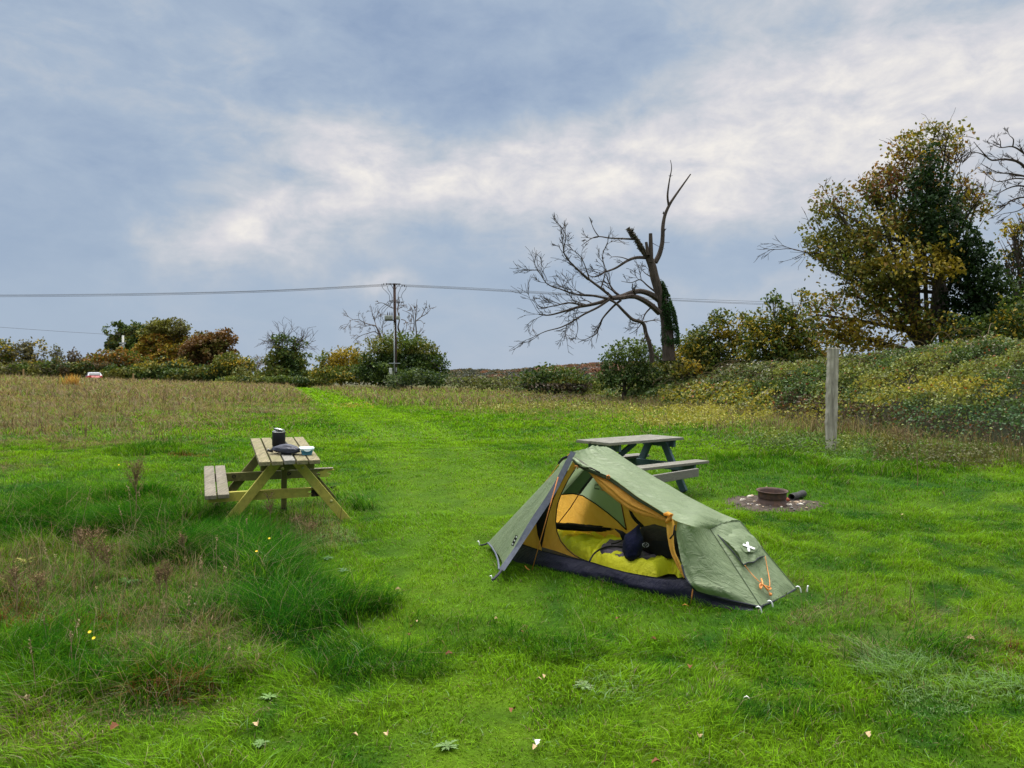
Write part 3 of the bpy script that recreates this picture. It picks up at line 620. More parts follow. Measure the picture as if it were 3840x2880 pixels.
lumpy_cord([capp(1880, 970, .04), capp(1888, 1000, .05), capp(1876, 1035, .04), capp(1872, 1006, .05), capp(1905, 1015, .05), capp(1940, 1030, .04), capp(1925, 1040, .05), capp(1895, 1012, .05), capp(1868, 1012, .04)], .006)
lumpy_cord([capp(1892, 1015, .04), capp(1920, 1045, .035), capp(1938, 1070, .03)]); MB().lathe([(0, -.014), (.011, -.008), (.014, 0), (.011, .009), (0, .014)], tuple(capp(1938, 1070, .03)), 10).build('cord_toggle', CORD, tent, True)
# vent hood with the white cross mark
hoodT = [capp(1605, 690, .012), capp(1660, 655, .012), capp(1730, 640, .012), capp(1790, 668, .012), capp(1822, 700, .012)]
hoodB = [capp(1768, 884, .035), capp(1790, 868, .05), capp(1835, 862, .055), capp(1862, 838, .055), capp(1900, 826, .04)]
hood = coons(hoodT, hoodB, 26, 22, .028, capn, .04, 44, (6, 3)); sheet('vent_hood', hood, FLY)
MB().tube(smooth_poly(hoodB, 24), .005, 5).build('vent_hem', DARKEDGE, tent, True)
MB().tube(smooth_poly([capp(1603, 690, .03), capp(1650, 745, .05), capp(1700, 800, .06), capp(1768, 884, .052)], 20), .005, 5).build('vent_seam', DARKEDGE, tent, True)
def strip(p, q, wd_, off, name='logo_stroke', ends=.3):
    p, q = np.array(p, float), np.array(q, float); d = (q-p)/np.linalg.norm(q-p); n = np.array((-d[1], d[0]))*wd_/2
    pts = [p+n, p+n*0-d*wd_*ends, p-n, q-n, q+d*wd_*ends, q+n]
    quad_slab(MB(), [capp(a_, b_, off) for a_, b_ in pts], .002).build(name, WHITE, logo)
logo = poly('logo_patch', [capp(x, y, .078) for x, y in [(1800, 688), (1828, 712), (1862, 770), (1836, 800), (1775, 800), (1745, 765)]], FLY)
strip((1790, 738), (1801, 794), 14, .082); strip((1764, 752), (1836, 779), 11, .085)
SEAM = surf_mat('seam_green', (.11, .15, .085), (.09, .12, .07), .7, 30)
for sp in ([H1, H1.lerp(A_, .5), A_], [H2, H2.lerp(B_, .5), B_], hb): MB().tube(smooth_poly([Vector(q)+capn*.004 for q in sp], 20), .0035, 5).build('fly_seam', SEAM, tent, True)
# straps and pegs
def ptube(name, pts, r, mat, parent=tent): return MB().tube([tuple(p) for p in pts], r, 8).build(name, mat, parent, True)
cord('peg_strap', [P(*cr(225, 912), 6.40), P(*cr(200, 945), 6.28), P(*cr(166, 978), 6.2)], .011, DARKEDGE)
cord('peg_strap', [P(*cr(137, 742), 7.5), P(*cr(115, 752), 7.52), P(*cr(88, 756), 7.6)], .009, DARKEDGE)
def peg(label, px, py, dx=1.0, s=1.0):
    g = G(px, py); r = .006*s
    o = MB().tube(smooth_poly([g+Vector((-.022*dx, .01, .036)), g+Vector((-.008*dx, .003, .046)), g+Vector((.006*dx, 0, .036)), g+Vector((.014*dx, -.004, .008)), g+Vector((.02*dx, -.006, -.05))], 14), r, 8).build('tent_peg', SILVER, None, True)
    tag(o, label, 'tent peg', 'tent pegs holding down the green tent')
peg('silver tent peg at the near corner of the foot end of the tent', *cr(1868, 1188)); peg('silver tent peg halfway along the foot edge of the tent', *cr(1940, 1150)); peg('silver tent peg at the far right corner of the tent', *cr(2120, 1056))
peg('silver tent peg in the black strap of the nearest left corner of the tent', *cr(157, 986), .6, .8); peg('silver tent peg in the short strap of the far left corner of the tent', *cr(76, 760), .6, .9)
peg('silver tent peg standing loose in the grass right of the tent', *cr(2176, 1052), -.4)
cord('corner_strap', [A_, A_+Vector((-.02, -.03, -.05)), at_ground(A_.x-.04, A_.y-.09, -.01)], .016, DARKEDGE)

# ------------------------------------------------------------------ things inside the tent
def pad(name, outline, z0, thick, quilt, mat, parent, seed=1, edge=.09, res=.018, conv=cr):
    """a puffy quilted body: outline (crop px) laid on the level z0"""
    pl = [on_plane(*conv(x, y), (0, 0, z0), (0, 0, 1)) for x, y in outline]; pts = np.array([(p.x, p.y) for p in pl])
    x0, y0 = pts.min(0)-.02; x1, y1 = pts.max(0)+.02
    gx = np.arange(x0, x1, res); gy = np.arange(y0, y1, res); X, Y = np.meshgrid(gx, gy, indexing='ij'); x, y = X.ravel(), Y.ravel()
    dist = np.full(len(x), 9.); sx_ = x.copy(); sy_ = y.copy()
    for i in range(len(pts)):
        a_, b_ = pts[i], pts[(i+1) % len(pts)]; ab = b_-a_; t = np.clip(((x-a_[0])*ab[0]+(y-a_[1])*ab[1])/(ab@ab+1e-9), 0, 1)
        qx, qy = a_[0]+ab[0]*t, a_[1]+ab[1]*t; dq = np.hypot(x-qx, y-qy); nb_ = dq < dist
        dist = np.where(nb_, dq, dist); sx_ = np.where(nb_, qx, sx_); sy_ = np.where(nb_, qy, sy_)
    ins = in_poly(x, y, [tuple(p) for p in pts]); dist = np.where(ins, dist, -dist); x = np.where(ins, x, sx_); y = np.where(ins, y, sy_)
    d_ = np.clip(dist/edge, 0, 1); prof = np.sqrt(1-(1-d_)**2)
    u_ = x*.738-y*.674; v_ = x*.674+y*.738
    q = quilt*(np.abs(np.sin((u_+.12*fbm(u_*3, v_*3, seed))*np.pi/.17))**.6-.6)+quilt*1.8*(fbm(x*7, y*7, seed+3)-.5)+quilt*1.2*(fbm(x*18, y*18, seed+6)-.5)
    z = z0+(thick+q)*prof
    ok = dist > -res*1.45; idx = -np.ones(len(x), int); idx[ok] = np.arange(ok.sum())
    a, b = X.shape; G_ = idx.reshape(a, b); f = [(G_[i, j], G_[i+1, j], G_[i+1, j+1], G_[i, j+1]) for i in range(a-1) for j in range(b-1) if min(G_[i, j], G_[i+1, j], G_[i+1, j+1], G_[i, j+1]) >= 0]
    V_ = np.c_[x, y, z][ok]
    return MB().add(V_, f).build(name, mat, parent, True)
bag = thing('sleeping_bag', 'lime green quilted sleeping bag unzipped to its purple lining inside the tent', 'sleeping bag', at_ground(.9, 6.9, .02))
zf = -.055
pad('outer_shell', [(545, 640), (700, 632), (830, 612), (960, 628), (1060, 690), (1300, 720), (1330, 830), (1000, 812), (870, 818), (790, 870), (700, 838), (620, 790), (560, 720)], zf, .105, .035, LIME, bag, 3)
pad('lining', [(835, 868), (850, 820), (900, 795), (1000, 792), (1180, 790), (1345, 800), (1360, 860), (1250, 905), (1150, 912), (980, 905)], zf+.04, .115, .02, PURP, bag, 8, .04)
pad('turned_back_edge', [(795, 878), (850, 866), (1000, 885), (1150, 898), (1290, 868), (1345, 872), (1388, 958), (1350, 966), (1315, 930), (1210, 962), (1100, 950), (950, 922), (860, 898)], zf+.02, .115, .03, LIME, bag, 12, .05)
pad('side_baffle', [(788, 868), (820, 812), (880, 776), (1010, 768), (1010, 800), (920, 800), (872, 822), (838, 876)], zf+.04, .10, .02, LIME, bag, 14, .035)
zl = zf+.165
zp = [on_plane(*cr(x, y), (0, 0, zl), (0, 0, 1)) for x, y in [(785, 858), (812, 812), (862, 778), (920, 764), (1000, 768)]]
cord('bag_zip', zp, .008, BLACK, bag); cord('draw_cord', [on_plane(*cr(x, y), (0, 0, zl+.02), (0, 0, 1)) for x, y in [(922, 748), (955, 742), (990, 726)]], .006, BLACK, bag)
def blob_mesh(name, c, r, M=None, seed=0, amp=.12, fr=3., mat=None, parent=None, sub=4, sq=1.0, fn=None):
    bm = bmesh.new(); bmesh.ops.create_icosphere(bm, subdivisions=sub, radius=1)
    for v_ in bm.verts:
        p = v_.co.copy()
        if sq != 1: p = Vector([math.copysign(abs(a)**sq, a) for a in p]); 
        p *= 1+amp*mnoise.noise(v_.co*fr+Vector((seed, seed, 0)))+amp*.5*mnoise.noise(v_.co*fr*2.7+Vector((seed, 0, 5)))
        if fn: p = fn(p)
        p = Vector((p.x*r[0], p.y*r[1], p.z*r[2]))
        if M: p = M @ p
        v_.co = p+Vector(c)
    me = bpy.data.meshes.new(name); bm.to_mesh(me); bm.free(); return link(name, me, parent, mat, True)
NAVYC = fabric("navy_cloth", (.012, .014, .05), (.006, .007, .028), 0, .75, .2, .8)
PACKC = fabric("backpack_cloth", (.04, .032, .030), (.022, .018, .018), 0, .8, .2, .8)
# small navy stuff sack: a slumped bag with a pinched upright neck
sc_c = P(*cr(1062, 750), 6.56)
sk = thing('stuff_sack', 'small navy blue drawstring sack slumped on the purple lining inside the tent', 'bag', tuple(sc_c-Vector((0, 0, .12))))
def neck(p):
    t = max(0, p.z-.55)/.45; k = 1-.72*t**.7 if p.z > .55 else 1; return Vector((p.x*k+.25*t, p.y*k, p.z*(1+.22*t)+.0))
blob_mesh('sack_body', sc_c, (.085, .10, .145), Matrix.Rotation(R(8), 3, 'Y'), 4, .13, 2.2, NAVYC, sk, 4, 1, neck)
MB().tube([P(*cr(1085, 700), 6.68), P(*cr(1088, 660), 6.68), P(*cr(1098, 632), 6.68)], [.03, .022, .016], 8).build('sack_neck', NAVYC, sk, True)
MB().tube([P(*cr(1012, 708), 6.7), P(*cr(985, 675), 6.7), P(*cr(945, 652), 6.7)], [.035, .018, .004], 8).build('sack_strap', BLACK, sk, True)
MB().tube([P(*cr(1098, 680), 6.8), P(*cr(1125, 672), 6.85), P(*cr(1155, 660), 6.95)], [.012, .012, .012], 6).build('sack_strap', BLACK, sk, True)
# dark backpack lying behind
bp_c = P(*cr(1235, 732), 6.72)
pk = thing('backpack', 'dark brown and black backpack with oval badge beside the navy sack in the tent', 'backpack', tuple(bp_c-Vector((0, 0, .12))))
Mr = Matrix.Rotation(R(-42), 3, 'Z') @ Matrix.Rotation(R(8), 3, 'Y')
blob_mesh('pack_body', bp_c, (.20, .12, .118), Mr, 9, .08, 2.4, PACKC, pk, 4, .62)
blob_mesh('pack_pocket', bp_c+Vector((-.01, -.10, -.03)), (.14, .05, .08), Mr, 13, .08, 2.4, BLACK, pk, 3, .7)
ov = MB(); oc = P(*cr(1142, 755), 6.46); a = np.linspace(0, 2*np.pi, 24, endpoint=False)
ov.tube([tuple(oc+Vector((.026*math.cos(t), 0, .018*math.sin(t)))) for t in np.r_[a, a[:1]]], .0028, 5); ov.build('oval_badge', surf_mat("badge_grey", (.35, .36, .38), (.25, .26, .28), .5, 20), pk, True)
bg = MB(); bg.tube([tuple(oc+Vector((dx, 0, .005*(1 if i % 2 else -1)))) for i, dx in enumerate((-.014, -.007, 0, .007, .014))], .002, 5); bg.build('badge_print', surf_mat("badge_print", (.35, .36, .38)), pk, True)
# crumpled dark garment at the head end
gr = blob_mesh('crumpled_garment', P(*cr(690, 640), 7.6)+Vector((0, 0, 0)), (.34, .06, .03), Matrix.Rotation(R(-20), 3, 'Z'), 5, .45, 3.2, BLACK, None, 4)
tag(gr, 'crumpled black garment along the orange back wall of the tent', 'clothing')

# ------------------------------------------------------------------ timber and the two picnic tables
def wood(name, c1, c2, c3, rough=.85, grain=(18, 1.2, 18), stain=.7):
    m, nt, out = new_mat(name); tc = N(nt, 'ShaderNodeTexCoord'); mp = N(nt, 'ShaderNodeMapping'); L(nt, tc.outputs['Object'], mp.inputs[0]); mp.inputs['Scale'].default_value = grain
    n = N(nt, 'ShaderNodeTexNoise', i_Scale=3.0, i_Detail=8, i_Roughness=.65, i_Distortion=.6); L(nt, mp.outputs[0], n.inputs['Vector'])
    s = N(nt, 'ShaderNodeTexNoise', i_Scale=5.0, i_Detail=5, i_Roughness=.6); L(nt, tc.outputs['Object'], s.inputs['Vector'])
    c = ramp(nt, n.outputs['Fac'], [(.3, c2), (.62, c1)]); c = mixc(nt, ramp(nt, s.outputs['Fac'], [(.45, 0.), (.66, stain)]), c, c3)
    b = N(nt, 'ShaderNodeBsdfPrincipled'); b.inputs['Roughness'].default_value = rough; b.inputs['Specular IOR Level'].default_value = .25; L(nt, c, b.inputs['Base Color'])
    bp = N(nt, 'ShaderNodeBump', i_Strength=.5, i_Distance=.006); L(nt, n.outputs['Fac'], bp.inputs['Height']); L(nt, bp.outputs[0], b.inputs['Normal']); L(nt, b.outputs[0], out.inputs[0]); return m
W_TOP = wood("weathered_pine", (.27, .235, .14), (.075, .065, .04), (.17, .165, .075)); W_TOPG = wood("weathered_pine_grey", (.30, .29, .26), (.13, .125, .11), (.20, .19, .17))
W_SEAT = wood("weathered_seat", (.23, .205, .16), (.07, .062, .048), (.14, .135, .08))
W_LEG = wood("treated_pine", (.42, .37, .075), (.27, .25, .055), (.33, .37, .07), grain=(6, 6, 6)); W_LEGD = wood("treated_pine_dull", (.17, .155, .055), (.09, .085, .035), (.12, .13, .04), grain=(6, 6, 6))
CHAR = surf_mat("charred_wood", (.035, .028, .024), (.015, .012, .01), .95, 30, bump=.5)
BOLT = surf_mat("bolt_head", (.42, .42, .16), (.3, .3, .1), .6, 20)
def frame(o, x, y, z):
    x, y, z = Vector(x).normalized(), Vector(y).normalized(), Vector(z).normalized()
    return Matrix(((x.x, y.x, z.x, o[0]), (x.y, y.y, z.y, o[1]), (x.z, y.z, z.z, o[2]), (0, 0, 0, 1)))
def beam_l(M, name, a, b, wid, thk, up, mat, parent, bev=.005):
    mb = MB(); mb.beam(a, b, wid, thk, up, bev); mb.v[0] = xf(mb.v[0], M); return mb.build(name, mat, parent)
# --- the near table, moss-green legs, one bench torn off
bx = Vector((.926, .376, 0)); by = Vector((-.376, .926, .09)).normalized(); bz = bx.cross(by)
o1 = P(972, 1733, 8.05); M1 = frame(o1, bx, by, bz)
T1 = thing('picnic_table', 'weathered picnic table with mossy yellow legs and one missing bench, left of the path', 'picnic table', at_ground(-2.5, 8.9), 'wooden picnic tables')
def box1(name, lo, hi, mat, bev=.006, parent=T1, M=M1):
    mb = MB().box(lo, hi, None, 0, bev); mb.v[0] = xf(mb.v[0], M); return mb.build(name, mat, parent)
pw, gap = .112, .017
for i in range(5):
    x0 = i*(pw+gap); yn = (0, .004, .03, .0, -.006)[i]
    box1('table_plank', (x0, yn, -.045), (x0+pw, 1.5+.01*(i % 2), -.0), W_TOPG if i == 2 else W_TOP)
for i in range(2):
    x0 = -.53+i*.125; box1('seat_plank', (x0, -.03+.015*i, -.365), (x0+.112, 1.5, -.32), W_SEAT, .008)
up1 = (0, 1, 0)
def leg1(y, xa, xb, mat, za=-.05, zb=-.83, w=.098, t=.044):
    return beam_l(M1, 'leg', (xa, y, za), (xb, y, zb), w, t, (xb-xa, 0, 0) and (1, 0, .0), mat, T1)
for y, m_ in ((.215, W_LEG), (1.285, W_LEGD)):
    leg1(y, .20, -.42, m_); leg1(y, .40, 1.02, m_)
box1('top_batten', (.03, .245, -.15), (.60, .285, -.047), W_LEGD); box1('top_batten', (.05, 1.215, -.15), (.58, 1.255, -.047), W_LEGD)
def rag_beam(name, x0, x1, y, mat, zc=-.412, hgt=.1):
    """a beam whose right end is broken off"""
    mb = MB(); n = 7; zs = np.linspace(-hgt/2, hgt/2, n); ext = np.array([.0, -.03, .015, -.05, -.02, .05, .0])
    for yy in (0, .044): pass
    for i in range(n-1):
        mb.add([(x0, y, zc+zs[i]), (x1+ext[i], y, zc+zs[i]), (x1+ext[i+1], y, zc+zs[i+1]), (x0, y, zc+zs[i+1]), (x0, y+.044, zc+zs[i]), (x1+ext[i]-.01, y+.044, zc+zs[i]), (x1+ext[i+1]-.01, y+.044, zc+zs[i+1]), (x0, y+.044, zc+zs[i+1])],
               [(0, 1, 2, 3), (7, 6, 5, 4), (1, 5, 6, 2), (0, 3, 7, 4)]+([(0, 4, 5, 1)] if i == 0 else [])+([(3, 2, 6, 7)] if i == n-2 else []))
    mb.v = [xf(np.concatenate(mb.v), M1)]; return mb.build(name, mat, T1)
rag_beam('seat_beam', -.50, .57, .2445, W_LEG); c_ = rag_beam('charred_beam_end', .571, .68, .2445, CHAR)
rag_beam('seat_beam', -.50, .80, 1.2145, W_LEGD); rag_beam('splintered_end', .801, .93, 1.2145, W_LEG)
box1('splinter_strip', (.62, 1.205, -.362), (.96, 1.262, -.352), W_SEAT, .002)
box1('centre_brace', (.285, .60, -.66), (.345, .66, -.15), W_LEGD); box1('charred_brace_foot', (.283, .597, -.80), (.347, .663, -.661), CHAR)
box1('brace_rail', (.29, .29, -.165), (.34, 1.25, -.10), W_LEGD)
for x, z in ((.255, -.12), (-.075, -.60), (.465, -.12), (.78, -.51)):
    pr = [(0, .013), (.010, .011), (.017, .004), (.018, 0)]
    Mb = M1 @ Matrix.Translation((x, .215-.022, z+.0)) @ Matrix.Rotation(R(90), 4, 'X'); MB().lathe(pr, n=14, M=Mb).build('bolt', BOLT, T1, True)
for x in (-.20, .43):
    a = np.linspace(0, 2*np.pi, 17); p = xf(np.c_[x+.018*np.cos(a), np.full(17, 1.211), -.40+.018*np.sin(a)], M1); MB().tube(p, .005, 5).build('bolt_ring', CHAR, T1)
def onT(px, py, h=0.): return on_plane(px, py, o1+bz*h, bz)
# --- pot, pouch and box on it
BLK = surf_mat("black_neoprene", (.010, .010, .014), (.006, .006, .009), .7, 40, bump=.15)
STEEL = surf_mat("pot_steel", (.62, .63, .64), (.4, .41, .42), .25, 9, metal=.9)
pc = onT(1045, 1681); Mp = frame(pc, bx, by, bz)
pot = thing('camping_pot', 'black sleeved camping cooking pot with its metal lid tipped open on the table', 'cooking pot', tuple(pc))
MB().lathe([(0, .002), (.068, .002), (.070, .01), (.070, .035)], n=40, M=Mp).build('pot_base', surf_mat("pot_grey", (.09, .11, .12), (.06, .07, .08), .5, 20, metal=.4), pot, True)
MB().lathe([(.0705, .035), (.0735, .038), (.0735, .188), (.071, .192)], n=40, M=Mp).build('pot_sleeve', BLK, pot, True)
MB().lathe([(.071, .192), (.0735, .196), (.071, .199), (.066, .197), (.066, .10), (0, .09)], n=40, M=Mp).build('pot_rim', STEEL, pot, True)
Ml = Mp @ Matrix.Translation((.006, 0, .214)) @ Matrix.Rotation(R(-14), 4, 'X') @ Matrix.Rotation(R(14), 4, 'Y')
lid = MB().lathe([(0, .004), (.03, .004), (.034, .010), (.056, .011), (.060, .003), (.066, .002), (.067, -.004), (.062, -.012)], n=40, M=Ml).build('pot_lid', STEEL, pot, True)
kn_ = MB().tube([tuple(xf([[-.018, 0, .006]], Ml)[0]), tuple(xf([[-.008, 0, .018]], Ml)[0]), tuple(xf([[.014, 0, .018]], Ml)[0]), tuple(xf([[.022, 0, .006]], Ml)[0])], .0045, 6); kn_.build('lid_grip', BLK, lid, True)
MB().tube([tuple(xf([[.072, .01, .02]], Mp)[0]), tuple(xf([[.092, .01, .03]], Mp)[0]), tuple(xf([[.096, .01, .055]], Mp)[0]), tuple(xf([[.074, .01, .07]], Mp)[0])], .004, 6).build('pot_handle', surf_mat("handle_grey", (.1, .12, .14)), pot, True)
POUCH = fabric("pouch_nylon", (.040, .045, .075), (.022, .025, .045), 0, .5, .4, 1.0)
pu = onT(1072, 1702)
ph = thing('stuff_pouch', 'black nylon stuff pouch lying flat on the table between pot and blue box', 'pouch', tuple(pu))
def taper(p): return Vector((p.x, p.y*(1-.25*max(0, -p.x)), p.z*(1-.45*max(0, -p.x)-.15*max(0, p.x)) if p.z > 0 else p.z*.55))
blob_mesh('pouch_body', pu+bz*.045, (.158, .085, .068), Matrix.Rotation(R(-6), 3, 'Z') @ Matrix.Rotation(R(4), 3, 'Y'), 21, .11, 2.6, POUCH, ph, 4, .9, taper)
q0 = pu+bx*-.14+bz*.045; MB().tube([q0, q0+bx*-.03+bz*-.006, q0+bx*-.055+bz*.004], [.026, .012, .015], 8).build('pouch_neck', BLACK, ph, True)
MB().tube([q0+bx*-.03, q0+bx*-.05+bz*.02, q0+bx*-.06+bz*.0], .003, 5).build('pouch_cord', WHITE, ph, True)
BLUE1 = surf_mat("box_blue", (.10, .33, .46), (.09, .30, .43), .45, 6); BLUE2 = surf_mat("box_blue_deep", (.045, .20, .34), (.04, .18, .31), .45, 6); LIDW = surf_mat("box_lid", (.62, .74, .78), (.58, .70, .75), .35, 6)
bc = onT(1150, 1704); Mb = frame(bc+bx*0, bx, by, bz)
fb = thing('food_box', 'small collapsible blue food box with a pale clip lid on the table', 'food container', tuple(bc))
def rr_box(name, w0, d0, z0, w1, d1, z1, mat, parent, rad=.018, cap=True, n=6):
    def ringp(w_, d_, z_):
        out = []
        for cx, cy, a0 in ((1, 1, 0), (-1, 1, 90), (-1, -1, 180), (1, -1, 270)):
            for k in range(n): a = R(a0+90*k/(n-1)); out.append((cx*(w_/2-rad)+rad*math.cos(a), cy*(d_/2-rad)+rad*math.sin(a), z_))
        return out
    P_ = [ringp(w0, d0, z0), ringp(w1, d1, z1)]; mb = MB(); v = xf(np.array(P_).reshape(-1, 3), Mb); mb.grid(v.reshape(2, -1, 3), True)
    k = 4*n; mb.f += [tuple(range(k))[::-1], tuple(range(k, 2*k))]; mb.mi += [0, 0]; return mb.build(name, mat, parent)
rr_box('box_body', .105, .085, .001, .112, .09, .022, BLUE1, fb); rr_box('box_band', .118, .096, .0225, .122, .10, .042, BLUE2, fb); rr_box('box_band', .128, .104, .0425, .134, .108, .058, BLUE1, fb)
rr_box('box_lid', .150, .122, .0585, .156, .126, .078, LIDW, fb, .022)
cl_pts = [(-.045, -.067, .066), (-.03, -.070, .052), (-.012, -.071, .044), (.012, -.071, .044), (.03, -.070, .052), (.045, -.067, .066)]
quad_slab(MB(), [tuple(p) for p in xf(np.array(cl_pts+[(.045, -.066, .074), (-.045, -.066, .074)]), Mb)], .003).build('lid_clip', LIDW, fb)
# --- broken bits on the grass right of the table
g = G(1232, 1838); tag(MB().beam(g+Vector((0, 0, .02)), g+Vector((.09, .03, .045)), .035, .02).build('wood_offcut', CHAR), 'black burnt wood offcut on the grass right of the mossy table', 'wood scrap')
# --- far table, blue-grey frame
PAINT = wood("blue_grey_paint", (.065, .112, .125), (.045, .08, .09), (.085, .125, .13), grain=(6, 6, 6), stain=.4)
GREYW = wood("silvered_boards", (.22, .215, .185), (.10, .098, .085), (.16, .155, .125), grain=(4, 4, 20))
GREYD = wood("silvered_board_dark", (.19, .18, .165), (.10, .095, .085), (.15, .145, .13), grain=(4, 4, 20))
ax_ = Vector((.78, .625, 0)); ay = Vector((-.625, .78, 0)); o2 = P(2288, 1661, 9.63); M2 = frame(o2, ax_, ay, (0, 0, 1))
T2 = thing('picnic_table', 'picnic table with silvered boards on a blue-grey painted frame behind the tent', 'picnic table', at_ground(1.75, 10.2), 'wooden picnic tables')
def box2(name, lo, hi, mat, bev=.006): return box1(name, lo, hi, mat, bev, T2, M2)
for i in range(5): box2('table_plank', (-.0+.012*((i*7) % 3-1), i*.125, -.038), (1.44, i*.125+.116, 0), GREYW)
for s_, nm in ((-1, 0), (1, 1)):
    for i in range(2):
        y0 = (-.40 if s_ < 0 else .64)+i*.118; box2('seat_plank', (-.02 if s_ < 0 else .14, y0, -.325), (1.47, y0+.112, -.29), GREYW)
for x in (.17, 1.24):
    for ya, yb in ((.08, -.16), (.54, .82)):
        pass
    beam_l(M2, 'leg', (x, .20, -.04), (x, -.17, -.71), .10, .044, (0, 1, 0), PAINT, T2); beam_l(M2, 'leg', (x, .42, -.04), (x, .84, -.80), .10, .044, (0, 1, 0), PAINT, T2)
    beam_l(M2, 'seat_beam', (x-.0455, -.38, -.375), (x-.0455, 1.0, -.375), .10, .044, (0, 0, 1), PAINT, T2); box2('top_batten', (x+.024, .03, -.13), (x+.066, .59, -.0395), PAINT)
beam_l(M2, 'cross_brace', (.22, .31, -.36), (.80, .31, -.06), .07, .04, (0, 0, 1), PAINT, T2)
lbd = [P(2440, 1800, 9.1), P(2616, 1771, 9.95)]
o = MB().beam(lbd[0]+Vector((0, 0, 0)), lbd[1], .105, .04, (0, 0, 1), .006).build('foot_board', GREYD, T2)
# --- wheel fire ring with ash, log and stones
RUST = surf_mat("rusty_steel", (.095, .060, .052), (.055, .038, .034), .85, 16, bump=.5, col3=(.12, .065, .042), bdist=.006)
tilt = Matrix.Translation(FP) @ Matrix.Rotation(R(3.2), 4, 'X')
prof = [(.205, .0), (.212, .008), (.212, .022), (.200, .034), (.196, .055), (.185, .064), (.180, .085), (.181, .10), (.186, .104), (.188, .11), (.187, .165), (.190, .178), (.203, .188), (.210, .196), (.210, .202), (.200, .203), (.186, .19), (.176, .175), (.176, .06), (.16, .04), (0, .035)]
prof = [(r*.90, z*.88+.004) for r, z in prof]
whl = MB().lathe(prof, n=72, M=tilt).build('wheel_fire_pit', RUST, None, True); tag(whl, 'rusty steel wheel rim used as a fire pit on bare ashy ground', 'fire pit')
LOGM = surf_mat("burnt_log", (.06, .06, .062), (.03, .03, .03), .95, 30, bump=.7)
lg0 = G(2968, 1880)+Vector((0, 0, .05)); lg1 = G(3018, 1868)+Vector((0, .05, .05))
lm = MB(); aa = np.linspace(0, 1, 12); lp_ = np.array([tuple(lg0.lerp(lg1, t)) for t in aa]); lm.tube(lp_, .045+.004*np.sin(aa*9), 14, cap=False)
lm.tube(np.array([tuple(lg0.lerp(lg1, t)) for t in (0.02, .25, .5)]), [.031, .029, .02], 12, cap=False); k_ = 14
b0 = 0; b1 = 12*14; lm.f += [tuple([i, (i+1) % 14, b1+int(((i+1) % 14)*12/14), b1+int(i*12/14)]) for i in range(14)]; lm.mi += [0]*14
lgo = lm.build('burnt_log', LOGM, None, True); tag(lgo, 'short hollow burnt log lying beside the rusty wheel', 'log')
# ash ground: a thin patch that follows the lawn
xs = np.linspace(FP.x-.85, FP.x+.9, 70); ys = np.linspace(FP.y-.62, FP.y+.62, 50); X, Y = np.meshgrid(xs, ys, indexing='ij')
br = np.hypot((X-FP.x-.02)/.53, (Y-FP.y-.03)/.40)+(fbm(X.ravel()*5, Y.ravel()*5, 77)-.5).reshape(X.shape)*.9
Z = gz(X, Y)+.004+.012*(1-sst(.6, 1.1, br))+.012*(fbm(X.ravel()*24, Y.ravel()*24, 5).reshape(X.shape)-.5); Z = np.where(br > 1.2, Z-.05, Z)
ASH = surf_mat("ash", (.065, .047, .034), (.028, .021, .016), .95, 26, bump=.8, col3=(.095, .075, .06), bdist=.02)
tag(MB().grid(np.stack([X, Y, Z], -1)).build('ash_ground', ASH, None, True), kind='structure')
STN = [surf_mat("flint_pale", (.58, .54, .47), (.4, .36, .31), .8, 60), surf_mat("stone_buff", (.42, .32, .22), (.3, .22, .16), .85, 60), surf_mat("stone_grey", (.20, .19, .19), (.11, .1, .1), .9, 50), surf_mat("brick_red", (.28, .08, .045), (.18, .05, .03), .9, 50)]
def stone(px, py, s, k, label, name='stone', grp='stones scattered on the ash around the fire pit', g=None):
    g = g or G(px, py); o = blob_mesh(name, g+Vector((0, 0, s*.28)), (s*.6, s*.5, s*.36), Matrix.Rotation(random.uniform(0, 3), 3, 'Z'), random.uniform(0, 50), .5, 1.3, STN[k], None, 2); return tag(o, label, 'stone', grp)
stone(2875, 1896, .075, 0, 'largest white stone in front of the rusty wheel'); stone(2952, 1899, .055, 0, 'white stone between the rusty wheel and the burnt log'); stone(2963, 1900, .06, 0, 'flat pale stone nearest the open end of the log')
stone(2987, 1890, .06, 1, 'round buff stone under the front of the burnt log'); stone(2914, 1889, .045, 1, 'small buff stone before the middle of the wheel'); stone(2785, 1880, .06, 0, 'white stone at the left of the ash patch')
stone(2811, 1868, .06, 0, 'pale stone left of the wheel rim, middle of the ash'); stone(2819, 1864, .05, 1, 'buff stone touching the left side of the wheel'); stone(3004, 1897, .055, 0, 'flat pale stone right of the burnt log front')
stone(2938, 1884, .12, 3, 'broken red brick piece under the right edge of the wheel', 'brick_piece'); stone(3004, 1885, .04, 1, 'small stone touching the underside of the log'); stone(2842, 1884, .05, 2, 'dark grey stone left of the largest white one'); stone(2863, 1893, .05, 2, 'dark stone just left of the largest white stone')
for i in range(34):
    a = random.uniform(0, 6.28); r_ = random.uniform(.26, .50); x = FP.x+.02+r_*1.05*math.cos(a); y = FP.y-abs(r_*.8*math.sin(a))*random.choice((1, 1, .5, -.3))
    stone(0, 0, random.uniform(.014, .036), random.choice((0, 1, 1, 2, 2, 2, 2)), 'tiny stone chip lying on the ash around the rusty wheel', 'stone_chip', 'tiny stone chips on the ash', at_ground(x, y, .01))
st_ = [(2867, 1826, 2872, 1838), (2874, 1822, 2877, 1834)]
for i, (a_, b_, c2, d2) in enumerate(st_):
    MB().tube([P(c2, d2+10, 9.75), P(a_+3, b_+2, 9.72), P(a_-3, b_+5, 9.70)], .006, 5).build('twig', surf_mat("dry_twig", (.35, .30, .15)), whl, True)

